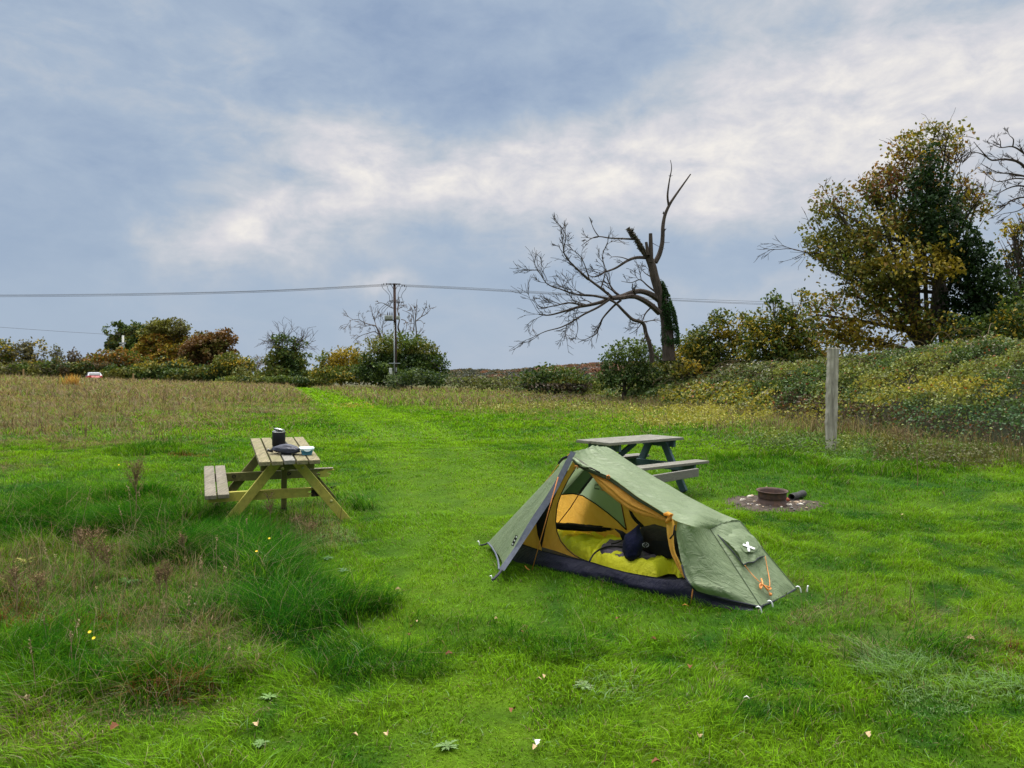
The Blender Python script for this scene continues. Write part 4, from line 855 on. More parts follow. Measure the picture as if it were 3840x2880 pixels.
# ------------------------------------------------------------------ the upright weathered post
pg = G(3110, 1690); pd = pg.y
pm = MB(); rows = []
for (py, xl, xr) in [(1700, 3098, 3132), (1660, 3097, 3133), (1600, 3096, 3136), (1560, 3096, 3137), (1520, 3098, 3138), (1440, 3100, 3140), (1370, 3103, 3141), (1330, 3104, 3142), (1305, 3104, 3144)]:
    c = P((xl+xr)/2, py, pd); hw = (xr-xl)/2/F*pd; rr_ = []
    for k in range(28):
        a = k*2*math.pi/28; q = 1/max(abs(math.cos(a)), abs(math.sin(a)))**.72; jag = 1+.05*math.sin(a*7+py*.004)+.04*math.sin(a*13+1)
        rr_.append((c.x+hw*q*jag*math.cos(a)*.97, pd+hw*.8*q*jag*math.sin(a), c.z))
    rows.append(rr_)
rs = np.array(rows); rs = np.stack([smooth_poly(rs[:, k], 60) for k in range(28)], 1); rs[:, :, 0] += (fbm(np.arange(60)*.35, np.zeros(60), 4)[:, None]-.5)*.035
pm.grid(rs, True); pm.f.append(tuple(pm.n-28+k for k in range(28))); pm.mi.append(0)
POSTM = wood("post_grey", (.50, .46, .40), (.09, .08, .068), (.28, .25, .21), grain=(5, 5, .45), stain=.7)
tag(pm.build('timber_post', POSTM, None, True), 'tall split grey timber post standing upright before the bramble bank', 'post')

# ------------------------------------------------------------------ litter on the grass: leaves, white flecks, flowers
LEAFC = [surf_mat("fallen_leaf_brown", (.20, .075, .03), (.12, .045, .02), .8, 30), surf_mat("fallen_leaf_buff", (.50, .36, .20), (.36, .25, .14), .8, 30), surf_mat("fallen_leaf_white", (.78, .77, .72), (.6, .58, .52), .8, 30)]
def fallen(px, py, s, k, label):
    g = G(px, py, .035); a = random.uniform(0, 6.28); mb = MB(); pts = []
    for t in np.linspace(0, 1, 7):
        wv = s*.34*math.sin(math.pi*t)**.7*(1+.25*math.sin(t*17)); cz = .22*s*math.sin(t*3.1)
        pts.append([(t*s-s/2, -wv, cz+wv*.5), (t*s-s/2, 0, cz-.002), (t*s-s/2, wv, cz+wv*.6)])
    M = Matrix.Translation(g) @ Matrix.Rotation(a, 4, 'Z') @ Matrix.Rotation(random.uniform(-.5, .5), 4, 'X')
    mb.grid(xf(np.array(pts).reshape(-1, 3), M).reshape(7, 3, 3)); return tag(mb.build('fallen_leaf', LEAFC[k], None), label, 'leaf', 'fallen leaves on the lawn')
fallen(2005, 2785, .055, 2, 'white curled leaf at the bottom middle of the lawn, largest pale fleck'); fallen(2008, 2806, .04, 1, 'buff leaf tip just below the white curled leaf')
for px, py, s, k, lb in [(1492, 2212, .045, 1, 'buff leaf on the lawn right of the tussocks, level with the tent foot'), (1538, 2380, .04, 0, 'brown leaf on the lawn left of centre below the tent'), (1684, 2455, .05, 0, 'brown leaf beside the dark tussock edge'),
    (1955, 2372, .035, 0, 'small brown leaf below the left end of the tent'), (2318, 2320, .04, 0, 'dark brown leaf in front of the tent doorway'), (2450, 2398, .04, 0, 'brown leaf below the navy groundsheet'), (2588, 2502, .045, 0, 'brown leaf below the orange cord of the tent foot'),
    (1925, 2665, .05, 0, 'reddish brown leaf near the bottom centre'), (2020, 2550, .04, 1, 'buff leaf above the pale thistle rosette'), (2045, 2538, .04, 1, 'upright buff leaf beside the pale rosette'), (1560, 2330, .03, 1, 'small buff leaf at lower left of the tent'),
    (2462, 2862, .05, 0, 'brown leaf at the bottom edge right of centre'), (3250, 2757, .05, 1, 'buff leaf at the bottom right of the lawn'), (1452, 2752, .04, 1, 'pale buff leaf at the bottom left of centre'), (1860, 2320, .03, 1, 'tiny buff leaf left of the tent peg strap'),
    (2620, 2760, .04, 1, 'buff leaf half hidden at the bottom right of centre'), (2800, 2620, .035, 2, 'white fleck of leaf low on the right lawn'), (730, 2268, .045, 2, 'white petal caught in the left tussocks'), (955, 2405, .03, 2, 'small white fleck between the tussocks'),
    (966, 2715, .05, 1, 'buff leaf in the grass at lower left'), (1330, 2758, .035, 1, 'small buff leaf at the lower left of centre'), (430, 2730, .06, 0, 'brown curled leaf standing at lower left'), (1112, 2070, .03, 0, 'tiny brown leaf in the lawn below the mossy table'),
    (3380, 1930, .04, 1, 'buff leaf on the lawn right of the fire pit'), (3640, 2395, .05, 1, 'buff leaf on the right lawn level with the tent foot'), (2150, 1800, .035, 2, 'white fleck on the lawn left of the tent peak'), (1180, 1790, .05, 2, 'white fleck of litter on the lawn right of the mossy table')]:
    fallen(px, py, s, k, lb)
YEL = surf_mat("yellow_petal", (.85, .62, .02), (.8, .5, .02), .6, 20); STEMG = surf_mat("stem_green", (.09, .16, .03), (.06, .11, .02), .7, 20)
def flower(px, py, h, label, s=.012):
    g = G(px, py, h); base = at_ground(g.x, g.y); t = thing('yellow_flower', label, 'flower', tuple(base), 'yellow hawkbit flowers in the long grass')
    MB().tube([base, base.lerp(g, .6)+Vector((.01, 0, 0)), g], .002, 5).build('stem', STEMG, t)
    mb = MB(); n = 13; v = [(0, 0, .003)]; 
    for i in range(2*n):
        a = i*math.pi/n; r_ = s if i % 2 == 0 else s*.72; v.append((r_*math.cos(a), r_*math.sin(a), .005))
    M = Matrix.Translation(g) @ Matrix.Rotation(R(35), 4, 'X'); mb.add(xf(v, M), [(0, i+1, (i+1) % (2*n)+1) for i in range(2*n)]); mb.build('petals', YEL, t)
for px, py, h, lb in [(1010, 2020, .22, 'yellow flower at the upper right of the tussocks'), (962, 2068, .2, 'yellow flower left of and below the upper two'), (446, 1744, .25, 'yellow flower beside the brown dock head'), (337, 2371, .18, 'yellow flower in the lower left rough grass'), (352, 2394, .16, 'lowest yellow flower in the left rough grass')]:
    flower(px, py, h, lb)

# ------------------------------------------------------------------ foliage
def leaves(name, p, size, col, mat=LEAF, parent=None, up=.0, aspect=.62, smooth=False):
    """one small folded leaf (two triangles-pairs) per point"""
    n = len(p); size = np.broadcast_to(size, (n,))
    d = rng.normal(size=(n, 3)); d /= np.linalg.norm(d, axis=1)[:, None]
    nn = rng.normal(size=(n, 3)); nn[:, 2] += up; nn -= (nn*d).sum(1)[:, None]*d; nn /= np.linalg.norm(nn, axis=1)[:, None]+1e-9
    s = np.cross(d, nn); L_ = size[:, None]; Wd = (size*aspect)[:, None]
    V = np.empty((n, 4, 3)); V[:, 0] = p-d*L_*.5; V[:, 1] = p+s*Wd*.5+nn*Wd*.16; V[:, 2] = p+d*L_*.5; V[:, 3] = p-s*Wd*.5+nn*Wd*.16
    b = (np.arange(n)*4)[:, None]; lp = (b+np.array([[0, 1, 2, 0, 2, 3]])).ravel(); fn = np.full(2*n, 3)
    return raw_mesh(name, V.reshape(-1, 3), fn, lp, np.clip(np.repeat(col, 4, 0), 0, .95), mat, parent)
def crown_points(blobs, dens, clump=.8, thr=.42, shell=.55, seed=0, floor=None):
    """blobs: (centre, radii, weight); returns points, blob index"""
    out = []; idx = []
    for k, (c, r, wgt) in enumerate(blobs):
        r = np.array(r, float); n = int(dens*wgt*4.19*r.prod()+30)
        q = rng.normal(size=(n, 3)); q /= np.linalg.norm(q, axis=1)[:, None]
        rad = shell+(1-shell)*rng.random(n)**.6; far = rng.random(n) < .3; rad = np.where(far, rng.random(n)**.5, rad)
        wob = 1.04+.62*(vn3(q*2.3+k*7.3, seed)-.5)*2+.34*(vn3(q*5.1+k*3.1, seed+2)-.5)*2
        pt = np.array(c)+q*r*(rad*wob)[:, None]
        keep = vn3(pt/clump, seed+9) > thr-.10*rng.random(n); out.append(pt[keep]); idx.append(np.full(keep.sum(), k))
    p = np.concatenate(out); i = np.concatenate(idx)
    if floor is not None: m = p[:, 2] > gz(p[:, 0], p[:, 1])+floor; p, i = p[m], i[m]
    return p, i
def pal(n, cols, wts):
    c = np.array(cols)[rng.choice(len(cols), n, p=np.array(wts)/sum(wts))]; return c*(.65+.7*rng.random(n))[:, None]
def patchpal(p, cols, scale, seed=0, jit=.35):
    """colours change in clumps"""
    t = np.clip((vn3(p/scale, seed)-.5)*1.9+.5+rng.normal(0, jit*.5, len(p)), 0, .999)*len(cols)
    return np.array(cols)[t.astype(int)]*(.62+.72*rng.random(len(p)))[:, None]
def PB(px, py, d, rx, ry, dep=None, w_=1.):
    c = P(px, py, d); return (tuple(c), (rx/F*d, dep or rx/F*d*.8, ry/F*d), w_)
def grow(mb, p, d, ln, r, depth, spread=.5, bend=.25, up=0., n=4, kids=(2, 4), sides=5, rmin=.008, tips=None, shrink=.68):
    """a twig and its children"""
    p = Vector(p); d = Vector(d).normalized(); pts = [p.copy()]; segs = n
    for i in range(segs):
        d = (d+Vector((random.gauss(0, bend), random.gauss(0, bend), random.gauss(0, bend)+up))).normalized(); p = p+d*ln/segs; pts.append(p.copy())
    rs = np.linspace(r, max(r*.45, rmin*.8), segs+1); mb.tube([tuple(q) for q in pts], rs, sides if r > .03 else (4 if r > .015 else 3), cap=False)
    if tips is not None: tips.append(tuple(pts[-1]))
    if depth <= 0: return
    for k in range(random.randint(*kids)):
        t = random.uniform(.25, 1.0); i = min(int(t*segs), segs-1); q = pts[i].lerp(pts[i+1], t*segs-i)
        a = Vector((random.gauss(0, 1), random.gauss(0, 1), random.gauss(0, 1))); dd = (d+a.normalized()*spread*random.uniform(.7, 1.5)).normalized()
        grow(mb, q, dd, ln*shrink*random.uniform(.7, 1.1), max(r*.55, rmin), depth-1, spread, bend, up, n, kids, sides, rmin, tips, shrink)
G_YEL, G_OR, G_RUST, G_OLV, G_MID, G_DK, G_IVY, G_DULL = (.36, .27, .03), (.28, .14, .025), (.19, .075, .03), (.15, .155, .03), (.085, .13, .022), (.035, .07, .018), (.022, .052, .014), (.12, .115, .06)
def tree(name, label, cat, base_px, d, blobs, cols, dens, leaf, clump=1.0, thr=.42, group=None, trunk_r=.18, twigs=40, scale=None, floor=.0, ground=True, seed=None, up=.3, shell=.55):
    seed = seed if seed is not None else random.randint(0, 999)
    b0 = P(base_px[0], base_px[1], d); b0.z = float(gz(b0.x, b0.y))-.05 if ground else b0.z
    t = thing(name, label, cat, tuple(b0), group); bl = [PB(x, y, d+dz, rx, ry, None, w_) for x, y, rx, ry, dz, w_ in blobs]
    mb = MB(); cen = Vector(np.mean([b[0] for b in bl], 0)); top = b0.lerp(cen, .7)
    mb.tube(smooth_poly([b0, b0.lerp(top, .5)+Vector((random.uniform(-.1, .1), 0, 0)), top], 6), np.linspace(trunk_r, trunk_r*.5, 6), 8, cap=False)
    for c, r, w_ in bl:
        c = Vector(c); s = b0.lerp(top, random.uniform(.35, 1)); m = s.lerp(c, .5)+Vector((0, 0, .1*r[2]))
        mb.tube(smooth_poly([s, m, c], 6), np.linspace(trunk_r*.42, trunk_r*.16, 6), 5, cap=False)
        for k in range(max(2, twigs//len(bl))):
            v = Vector((random.gauss(0, 1), random.gauss(0, 1), random.gauss(.3, .8))).normalized(); e = c+Vector((v.x*r[0], v.y*r[1], v.z*r[2]))*random.uniform(.75, 1.08)
            q = s.lerp(c, random.uniform(.5, 1)); mb.tube(smooth_poly([q, q.lerp(e, .5)+Vector((0, 0, random.uniform(-.1, .15)*r[2])), e], 5), np.linspace(trunk_r*.12, .006*d/30, 5), 3, cap=False)
    mb.build('trunk', BARK, t)
    p, i = crown_points(bl, dens, clump, thr, shell, seed, floor)
    if callable(cols): c = cols(p, i)
    else: c = patchpal(p, cols, scale or clump*1.8, seed)
    leaves('crown', p, leaf*rng.uniform(.6, 1.35, len(p)), c, parent=t, up=up)
    return t

# --- far hedge line on the left, about 110-130 m off
far = 'autumn trees along the far edge of the field'
tree('deciduous_tree', 'yellow green tree at the far left edge of the field', 'tree', (25, 1395), 118, [(10, 1325, 42, 48, 0, 1), (45, 1360, 45, 38, 1, 1)], [G_OLV, G_YEL, G_DULL, G_MID], 57, .42, 1.2, .42, far)
tree('deciduous_tree', 'thin olive tree second from the left, above the marker stake', 'tree', (110, 1395), 118, [(95, 1322, 38, 48, 0, 1), (130, 1335, 40, 45, 1, 1), (110, 1372, 60, 28, 0, 1)], [G_OLV, G_YEL, G_DULL, G_DULL], 52, .40, 1.1, .46, far)
tree('deciduous_tree', 'pale grey green tree with thin crown left of the car', 'tree', (212, 1397), 122, [(212, 1350, 28, 52, 0, 1)], [(.10, .13, .07), G_DULL], 42, .38, 1.0, .48, far)
tree('deciduous_tree', 'dull brownish tree behind the car', 'tree', (285, 1399), 124, [(275, 1352, 32, 44, 0, 1), (318, 1368, 34, 30, 0, 1)], [G_DULL, (.10, .075, .05), (.13, .10, .06)], 47, .40, 1.0, .45, far)
tree('oak_tree', 'dark green oak rising behind the orange trees', 'tree', (475, 1400), 138, [(460, 1245, 58, 38, 0, 1), (510, 1262, 62, 45, 0, 1), (450, 1290, 52, 40, 0, 1), (520, 1310, 70, 45, 0, 1)], [G_MID, G_DK, G_OLV, G_DULL], 68, .5, 1.7, .42, far, .4)
tree('domed_tree', 'tallest olive and orange tree with a domed top', 'tree', (625, 1405), 126, [(622, 1225, 66, 40, 0, 1), (585, 1290, 66, 52, 0, 1), (655, 1285, 66, 60, 0, 1), (600, 1350, 80, 48, 0, 1)], lambda p, i: np.where((p[:, 2] > 8.2)[:, None], patchpal(p, [G_OLV, G_DULL, G_OLV], 2, 3), patchpal(p, [G_OR, G_OLV, G_YEL, G_OR, G_OLV], 2.6, 8)), 70, .46, 1.5, .42, far, .4)
tree('autumn_tree', 'orange leaved low tree behind the pale pole', 'tree', (420, 1402), 116, [(385, 1362, 58, 38, 0, 1), (470, 1352, 56, 40, 0, 1), (520, 1370, 50, 34, 0, 1)], [G_MID, G_OR, G_OLV, G_OR, G_DULL], 73, .42, 1.2, .42, far)
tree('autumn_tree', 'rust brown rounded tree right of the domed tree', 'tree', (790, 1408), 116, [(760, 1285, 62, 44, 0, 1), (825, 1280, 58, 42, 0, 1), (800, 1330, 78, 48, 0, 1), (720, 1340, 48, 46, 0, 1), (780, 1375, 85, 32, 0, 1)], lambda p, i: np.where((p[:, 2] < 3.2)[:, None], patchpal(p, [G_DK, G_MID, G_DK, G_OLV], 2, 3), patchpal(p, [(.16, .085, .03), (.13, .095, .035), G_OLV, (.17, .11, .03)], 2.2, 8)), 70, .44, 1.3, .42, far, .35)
tree('bush', 'dark shaded bush between the orange tree and the domed tree', 'bush', (660, 1404), 112, [(640, 1375, 70, 36, 0, 1), (560, 1385, 50, 26, 0, 1)], [G_MID, G_OLV, G_YEL, G_DK], 73, .40, 1.1, .40, far)
tree('bush', 'olive rounded bush right of the rust brown tree', 'bush', (880, 1412), 106, [(855, 1365, 60, 40, 0, 1), (915, 1375, 52, 36, 0, 1), (835, 1395, 60, 22, 0, 1)], [G_OLV, G_MID, G_OLV, G_YEL], 68, .36, 1.1, .40, far)
tree('thin_tree', 'pale leafless trees in the gap left of the round tree', 'tree', (965, 1412), 150, [(965, 1358, 42, 30, 0, .35)], [(.24, .22, .17), (.18, .16, .12)], 21, .4, .9, .5, far, .12, 60)
tt_ = tree('hawthorn_tree', 'round green hawthorn with a bare spiky top', 'tree', (1075, 1418), 96, [(1040, 1362, 52, 44, 0, 1), (1110, 1362, 52, 44, 0, 1), (1076, 1335, 50, 34, 0, 1), (1075, 1395, 85, 28, 0, 1), (1076, 1288, 52, 34, 0, .28), (1040, 1272, 40, 18, 0, .2), (1112, 1285, 42, 22, 0, .2)], [G_MID, G_OLV, G_MID, G_DK], 99, .34, 1.0, .42, far, .25, 120)
hb_ = MB()
for k in range(26):
    a = random.uniform(-1.25, 1.25); grow(hb_, P(1076+a*25, 1312, 96), (math.sin(a), random.uniform(-.3, .3), math.cos(a)*.75), random.uniform(1.4, 2.6), .045, 2, .55, .2, 0, 3, (2, 3), 4, .018)
hb_.build('bare_twigs', TWIG, tt_)
# --- mid distance bushes
mid = 'bushes of the hedge behind the meadow'
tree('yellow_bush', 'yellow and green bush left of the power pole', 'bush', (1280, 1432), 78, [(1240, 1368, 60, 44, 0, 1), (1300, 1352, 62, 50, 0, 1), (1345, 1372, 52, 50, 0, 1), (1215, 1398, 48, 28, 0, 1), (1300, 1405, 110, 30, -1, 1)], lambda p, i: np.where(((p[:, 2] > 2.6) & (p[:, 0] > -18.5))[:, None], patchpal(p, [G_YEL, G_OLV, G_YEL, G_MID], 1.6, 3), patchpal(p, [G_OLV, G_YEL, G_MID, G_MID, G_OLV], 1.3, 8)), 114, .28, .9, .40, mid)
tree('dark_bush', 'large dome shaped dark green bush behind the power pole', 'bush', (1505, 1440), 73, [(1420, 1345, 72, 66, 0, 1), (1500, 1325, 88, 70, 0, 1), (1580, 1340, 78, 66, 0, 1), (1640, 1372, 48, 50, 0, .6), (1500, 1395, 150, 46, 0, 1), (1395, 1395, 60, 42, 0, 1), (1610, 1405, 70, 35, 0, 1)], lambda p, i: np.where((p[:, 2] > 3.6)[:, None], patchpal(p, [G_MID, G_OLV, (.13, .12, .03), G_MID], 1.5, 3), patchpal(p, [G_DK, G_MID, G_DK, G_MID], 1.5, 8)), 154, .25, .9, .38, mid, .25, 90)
tree('bramble_mound', 'low dark bramble mound at the foot of the power pole', 'bush', (1545, 1445), 62, [(1500, 1424, 55, 28, 0, 1), (1570, 1412, 70, 34, 0, 1), (1640, 1428, 60, 26, 0, 1), (1480, 1444, 30, 20, 0, 1)], [G_DK, G_MID, (.05, .085, .045), (.11, .15, .06)], 198, .22, .7, .36, mid, .05, 20)
tree('low_hedge', 'low yellow green hedge between the two dark mounds', 'hedge', (1800, 1452), 60, [(1720, 1434, 50, 26, 0, 1), (1790, 1436, 60, 24, 0, 1), (1860, 1436, 50, 25, 0, 1), (1925, 1440, 50, 24, 0, 1)], [G_OLV, (.20, .22, .07), G_MID, (.12, .12, .06)], 209, .20, .6, .36, mid, .05, 20)
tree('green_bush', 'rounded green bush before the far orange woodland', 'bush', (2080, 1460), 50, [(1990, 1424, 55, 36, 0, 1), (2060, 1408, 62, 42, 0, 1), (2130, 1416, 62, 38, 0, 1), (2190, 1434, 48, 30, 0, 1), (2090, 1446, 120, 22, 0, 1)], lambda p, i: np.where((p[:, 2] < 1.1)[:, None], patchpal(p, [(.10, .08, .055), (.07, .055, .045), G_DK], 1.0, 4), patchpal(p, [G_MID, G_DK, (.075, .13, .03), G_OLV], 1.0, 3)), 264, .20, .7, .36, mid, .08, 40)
tree('hawthorn_bush', 'dark green hawthorn bush at the foot of the dead tree', 'bush', (2340, 1450), 41, [(2300, 1375, 60, 62, 0, 1), (2360, 1325, 70, 55, 0, 1), (2420, 1335, 60, 60, .5, 1), (2330, 1420, 80, 40, 0, 1), (2420, 1400, 80, 50, .5, 1), (2270, 1425, 40, 34, 0, 1)], [G_MID, (.05, .10, .025), G_DK, (.10, .15, .05), G_MID], 418, .16, .6, .38, mid, .12, 60)
for i, (px, lb, cc) in enumerate(((905, 'low bright green hedge strip right of the rust brown tree', [(.16, .22, .04), G_OLV]), (1060, 'low green hedge strip under the round hawthorn', [(.13, .18, .04), G_MID]), (1190, 'low yellowish hedge strip left of the yellow bush', [G_OLV, (.2, .2, .05)]))):
    tree('hedge_strip', lb, 'hedge', (px, 1428), 86, [(px-55, 1424, 40, 12, 0, 1), (px, 1420, 46, 14, 0, 1), (px+55, 1424, 42, 12, 0, 1)], cc+[G_DK], 198, .24, .7, .38, mid, .04, 8)
for i, (x0, x1, yt, dd_, lb, cc) in enumerate(((-60, 200, 1372, 112, 'olive hedge bottom at the far left under the yellow green trees', [G_OLV, G_DULL, G_MID]), (190, 420, 1374, 112, 'dull hedge behind the car roof', [G_DULL, G_OLV, G_DK, (.12, .09, .05)]), (400, 640, 1378, 108, 'dark undergrowth at the foot of the pale far pole', [G_DK, G_MID, G_OLV]),
        (620, 900, 1386, 106, 'dark undergrowth under the rust brown tree', [G_DK, G_MID, G_DK, G_OLV]), (880, 1230, 1398, 98, 'green undergrowth on both sides of the round hawthorn', [G_OLV, G_MID, G_OLV]))):
    n_ = int((x1-x0)/38); tree('undergrowth_hedge', lb, 'hedge', ((x0+x1)/2, 1410), dd_, [(x0+(k+.5)*(x1-x0)/n_, yt+random.uniform(14, 30), 32, random.uniform(26, 40), random.uniform(-1, 1), 1) for k in range(n_)]+[(x0+k*(x1-x0)/n_, yt+random.uniform(26, 34), 34, 26, 2.5, 1) for k in range(n_+1)], cc, 110, .36, 1.1, .15, far, .02, 8)
# --- trees behind the bramble bank, left to right
rt = 'autumn trees behind the bramble bank'
tree('maple_tree', 'dark green hedge maple immediately right of the ivy covered dead trunk', 'tree', (2580, 1400), 39.5, [(2570, 1310, 60, 44, 0, 1), (2620, 1300, 60, 50, 0, 1), (2500, 1345, 60, 40, 0, 1), (2560, 1370, 100, 44, 0, 1)], [G_MID, G_DK, G_OLV], 480, .17, .6, .42, rt, .12, 40)
tree('shrub', 'orange brown shrub under the ivy covered dead trunk', 'shrub', (2555, 1400), 37, [(2540, 1372, 45, 45, 0, 1), (2600, 1385, 40, 35, 0, 1)], [G_OR, G_YEL, G_OLV], 700, .13, .45, .42, rt, .08, 24)
tree('maple_tree', 'low yellow green maple right of the dead tree', 'tree', (2680, 1400), 38, [(2620, 1275, 60, 52, 0, 1), (2690, 1230, 66, 56, 0, 1), (2760, 1240, 56, 60, 0, 1), (2660, 1330, 90, 50, 0, 1), (2580, 1330, 55, 45, 0, 1), (2760, 1320, 80, 60, 0, 1), (2800, 1230, 50, 60, 0, 1), (2640, 1390, 120, 40, 0, 1), (2780, 1390, 110, 40, 0, 1), (2700, 1185, 40, 30, 0, .8)], [G_YEL, G_OLV, G_MID, G_OLV, G_DK], 520, .17, .6, .43, rt, .14, 60)
tree('maple_tree', 'olive maple in the middle, left of the timber post', 'tree', (2900, 1400), 35, [(2840, 1262, 62, 50, 0, 1), (2910, 1190, 62, 62, 0, 1), (2985, 1165, 62, 56, 0, 1), (2870, 1310, 80, 55, 0, 1), (2970, 1260, 90, 60, 0, 1), (3030, 1220, 60, 60, 0, .8), (2960, 1345, 130, 44, 0, 1), (2900, 1120, 40, 26, 0, .8), (3010, 1115, 46, 30, 0, .8), (3060, 1290, 80, 60, 0, .7), (2820, 1215, 40, 30, 0, .8), (3090, 1360, 90, 36, 0, .7)], [G_OLV, G_YEL, G_MID, G_OLV, G_DK, G_MID], 520, .17, .6, .43, rt, .14, 70)
big = [(3122, 767, 92, 70, 0, .55), (3082, 887, 83, 88, 0, .6), (3196, 855, 106, 93, 0, .55), (3270, 725, 87, 75, .3, .6), (3322, 655, 76, 56, .3, .5), (3450, 560, 111, 59, 0, .45), (3560, 570, 69, 70, .5, .22), (3626, 700, 76, 59, .6, .3), (3660, 770, 69, 52, .6, .32),
       (3190, 975, 136, 75, -.4, .5), (3322, 1030, 139, 82, -.8, .55), (3215, 1112, 139, 68, -.4, .42), (3437, 1000, 139, 86, -1.3, .6), (3351, 1175, 156, 70, -.4, .34), (3545, 985, 78, 104, -1.8, .6), (3494, 1225, 150, 56, -.2, .26), (3150, 1250, 127, 75, 0, .6), (3060, 1180, 69, 79, 0, .4), (3280, 1290, 139, 45, 0, .3), (3380, 800, 150, 102, 0, .30), (3300, 900, 174, 102, 0, .3), (3420, 660, 127, 102, .3, .3), (3500, 520, 127, 68, .3, .34), (3440, 900, 174, 136, .2, .2), (3600, 760, 104, 102, .4, .22), (3100, 1010, 69, 79, 0, .4)]
def bigcol(p, i):
    zz = p[:, 2]; c = patchpal(p, [G_OLV, (.24, .19, .03), G_MID, (.20, .12, .03), G_OLV, G_YEL], 1.5, 3); c2 = patchpal(p, [G_RUST, G_OLV, (.20, .13, .05), G_OR, G_YEL, G_OLV], 1.3, 9); c3 = patchpal(p, [(.36, .27, .03), G_YEL, (.24, .19, .03), G_OLV], 1.2, 5)
    hi = np.clip((zz-7.4)/2.6+rng.normal(0, .25, len(p)), 0, 1) > .5; lowf = np.isin(i, (10, 12, 14)) & (rng.random(len(p)) < .75)
    return np.where(hi[:, None], c2, np.where(lowf[:, None], c3, c))
BT = tree('autumn_maple_tree', 'tall autumn maple wrapped in dark ivy, the biggest tree on the right', 'tree', (3540, 1420), 29, big, bigcol, 700, .15, .55, .46, rt, .24, 130, up=.2, shell=.3)
ivy = [(3490, 600, 34, 62, -1.0, 1), (3455, 690, 56, 56, -1.0, 1), (3515, 690, 48, 70, -1.1, 1), (3440, 755, 66, 36, -.9, 1), (3515, 790, 80, 74, -1.2, 1), (3490, 870, 78, 60, -1.2, 1), (3575, 880, 84, 80, -1.4, 1), (3630, 960, 84, 84, -1.4, 1), (3580, 1000, 70, 60, -.6, 1), (3680, 1050, 96, 86, -1.5, 1), (3620, 1110, 90, 84, -.8, 1), (3730, 1140, 96, 90, -1.3, 1), (3660, 1200, 110, 76, -.8, 1), (3780, 1230, 100, 80, -1, 1)]
bl = [PB(x, y, 28.9+dz, rx, ry, None, w_) for x, y, rx, ry, dz, w_ in ivy]; p, i = crown_points(bl, 900, .45, .33, .78, 77)
leaves('ivy', p, .13*rng.uniform(.7, 1.4, len(p)), np.where((p[:, 0] > 17.0)[:, None] & (rng.random(len(p)) < .6)[:, None], patchpal(p, [(.06, .10, .015), G_DK, (.05, .085, .02)], 1., 2), patchpal(p, [G_IVY, (.014, .035, .010), G_DK], 1., 2)), parent=BT, up=.2)
tb = MB(); tb.tube(smooth_poly([P(3560, 1400, 29.6), P(3530, 1100, 29.6), P(3500, 800, 29.6), P(3490, 560, 29.6)], 16), np.linspace(.3, .06, 16), 8, cap=False)
for (x, y) in ((3140, 790), (3110, 900), (3196, 855), (3280, 740), (3190, 975), (3322, 1030), (3215, 1112), (3351, 1175), (3610, 720), (3640, 790), (3540, 600), (3450, 600)):
    yy = min(1250, y+random.uniform(120, 230)); s0 = P(3520, yy, 29.5); e0 = P(x, y, 29.2); m0 = s0.lerp(e0, .5)+Vector((0, random.uniform(-.6, .6), -.35)); pts = smooth_poly([s0, m0, e0], 8); tb.tube(pts, np.linspace(.085, .03, 8), 5, cap=False)
    for k in range(4): grow(tb, pts[random.randint(3, 7)], (e0-s0).normalized()+Vector((0, 0, .2)), random.uniform(.8, 1.6), .022, 2, .6, .22, 0, 3, (2, 3), 4, .008)
for k in range(26): grow(tb, P(3500+random.uniform(-70, 110), 610, 29.6), (random.uniform(-.8, .9), random.uniform(-.4, .4), .9), random.uniform(.45, .75), .022, 2, .5, .2, .02, 3, (2, 3), 4, .007)
grow(tb, P(3090, 950, 29), (-1, 0, -.12), 1.3, .03, 3, .4, .15, 0, 4, (2, 3), 4, .008)
tb.build('branches', TWIG, BT)
RT2 = tree('ivy_tree', 'half hidden ivy clad tree at the right edge of the picture', 'tree', (3880, 1420), 33, [(3800, 880, 62, 62, 0, .35), (3850, 840, 70, 60, 0, .45), (3770, 985, 52, 50, 0, .4), (3870, 960, 80, 90, 0, .7), (3920, 1080, 120, 110, 0, .8), (3830, 1180, 90, 80, 0, .8)], lambda p, i: np.where(((i >= 2) & (rng.random(len(p)) < .75))[:, None], patchpal(p, [G_IVY, G_DK], 1., 2), patchpal(p, [G_OR, G_OLV, G_YEL], 1.2, 4)), 800, .15, .5, .42, rt, .3, 90)
UR = tree('undergrowth_shrub', 'yellowish shrubs under the ivy column on the right bank', 'shrub', (3740, 1420), 26, [(3560, 1210, 60, 44, 0, .5), (3640, 1240, 90, 50, 0, .9), (3740, 1230, 90, 60, 0, .9), (3820, 1190, 90, 80, 0, .9), (3700, 1290, 150, 40, 0, 1)], [G_OLV, G_MID, G_YEL, G_DK, G_MID], 900, .13, .5, .40, rt, .1, 40)
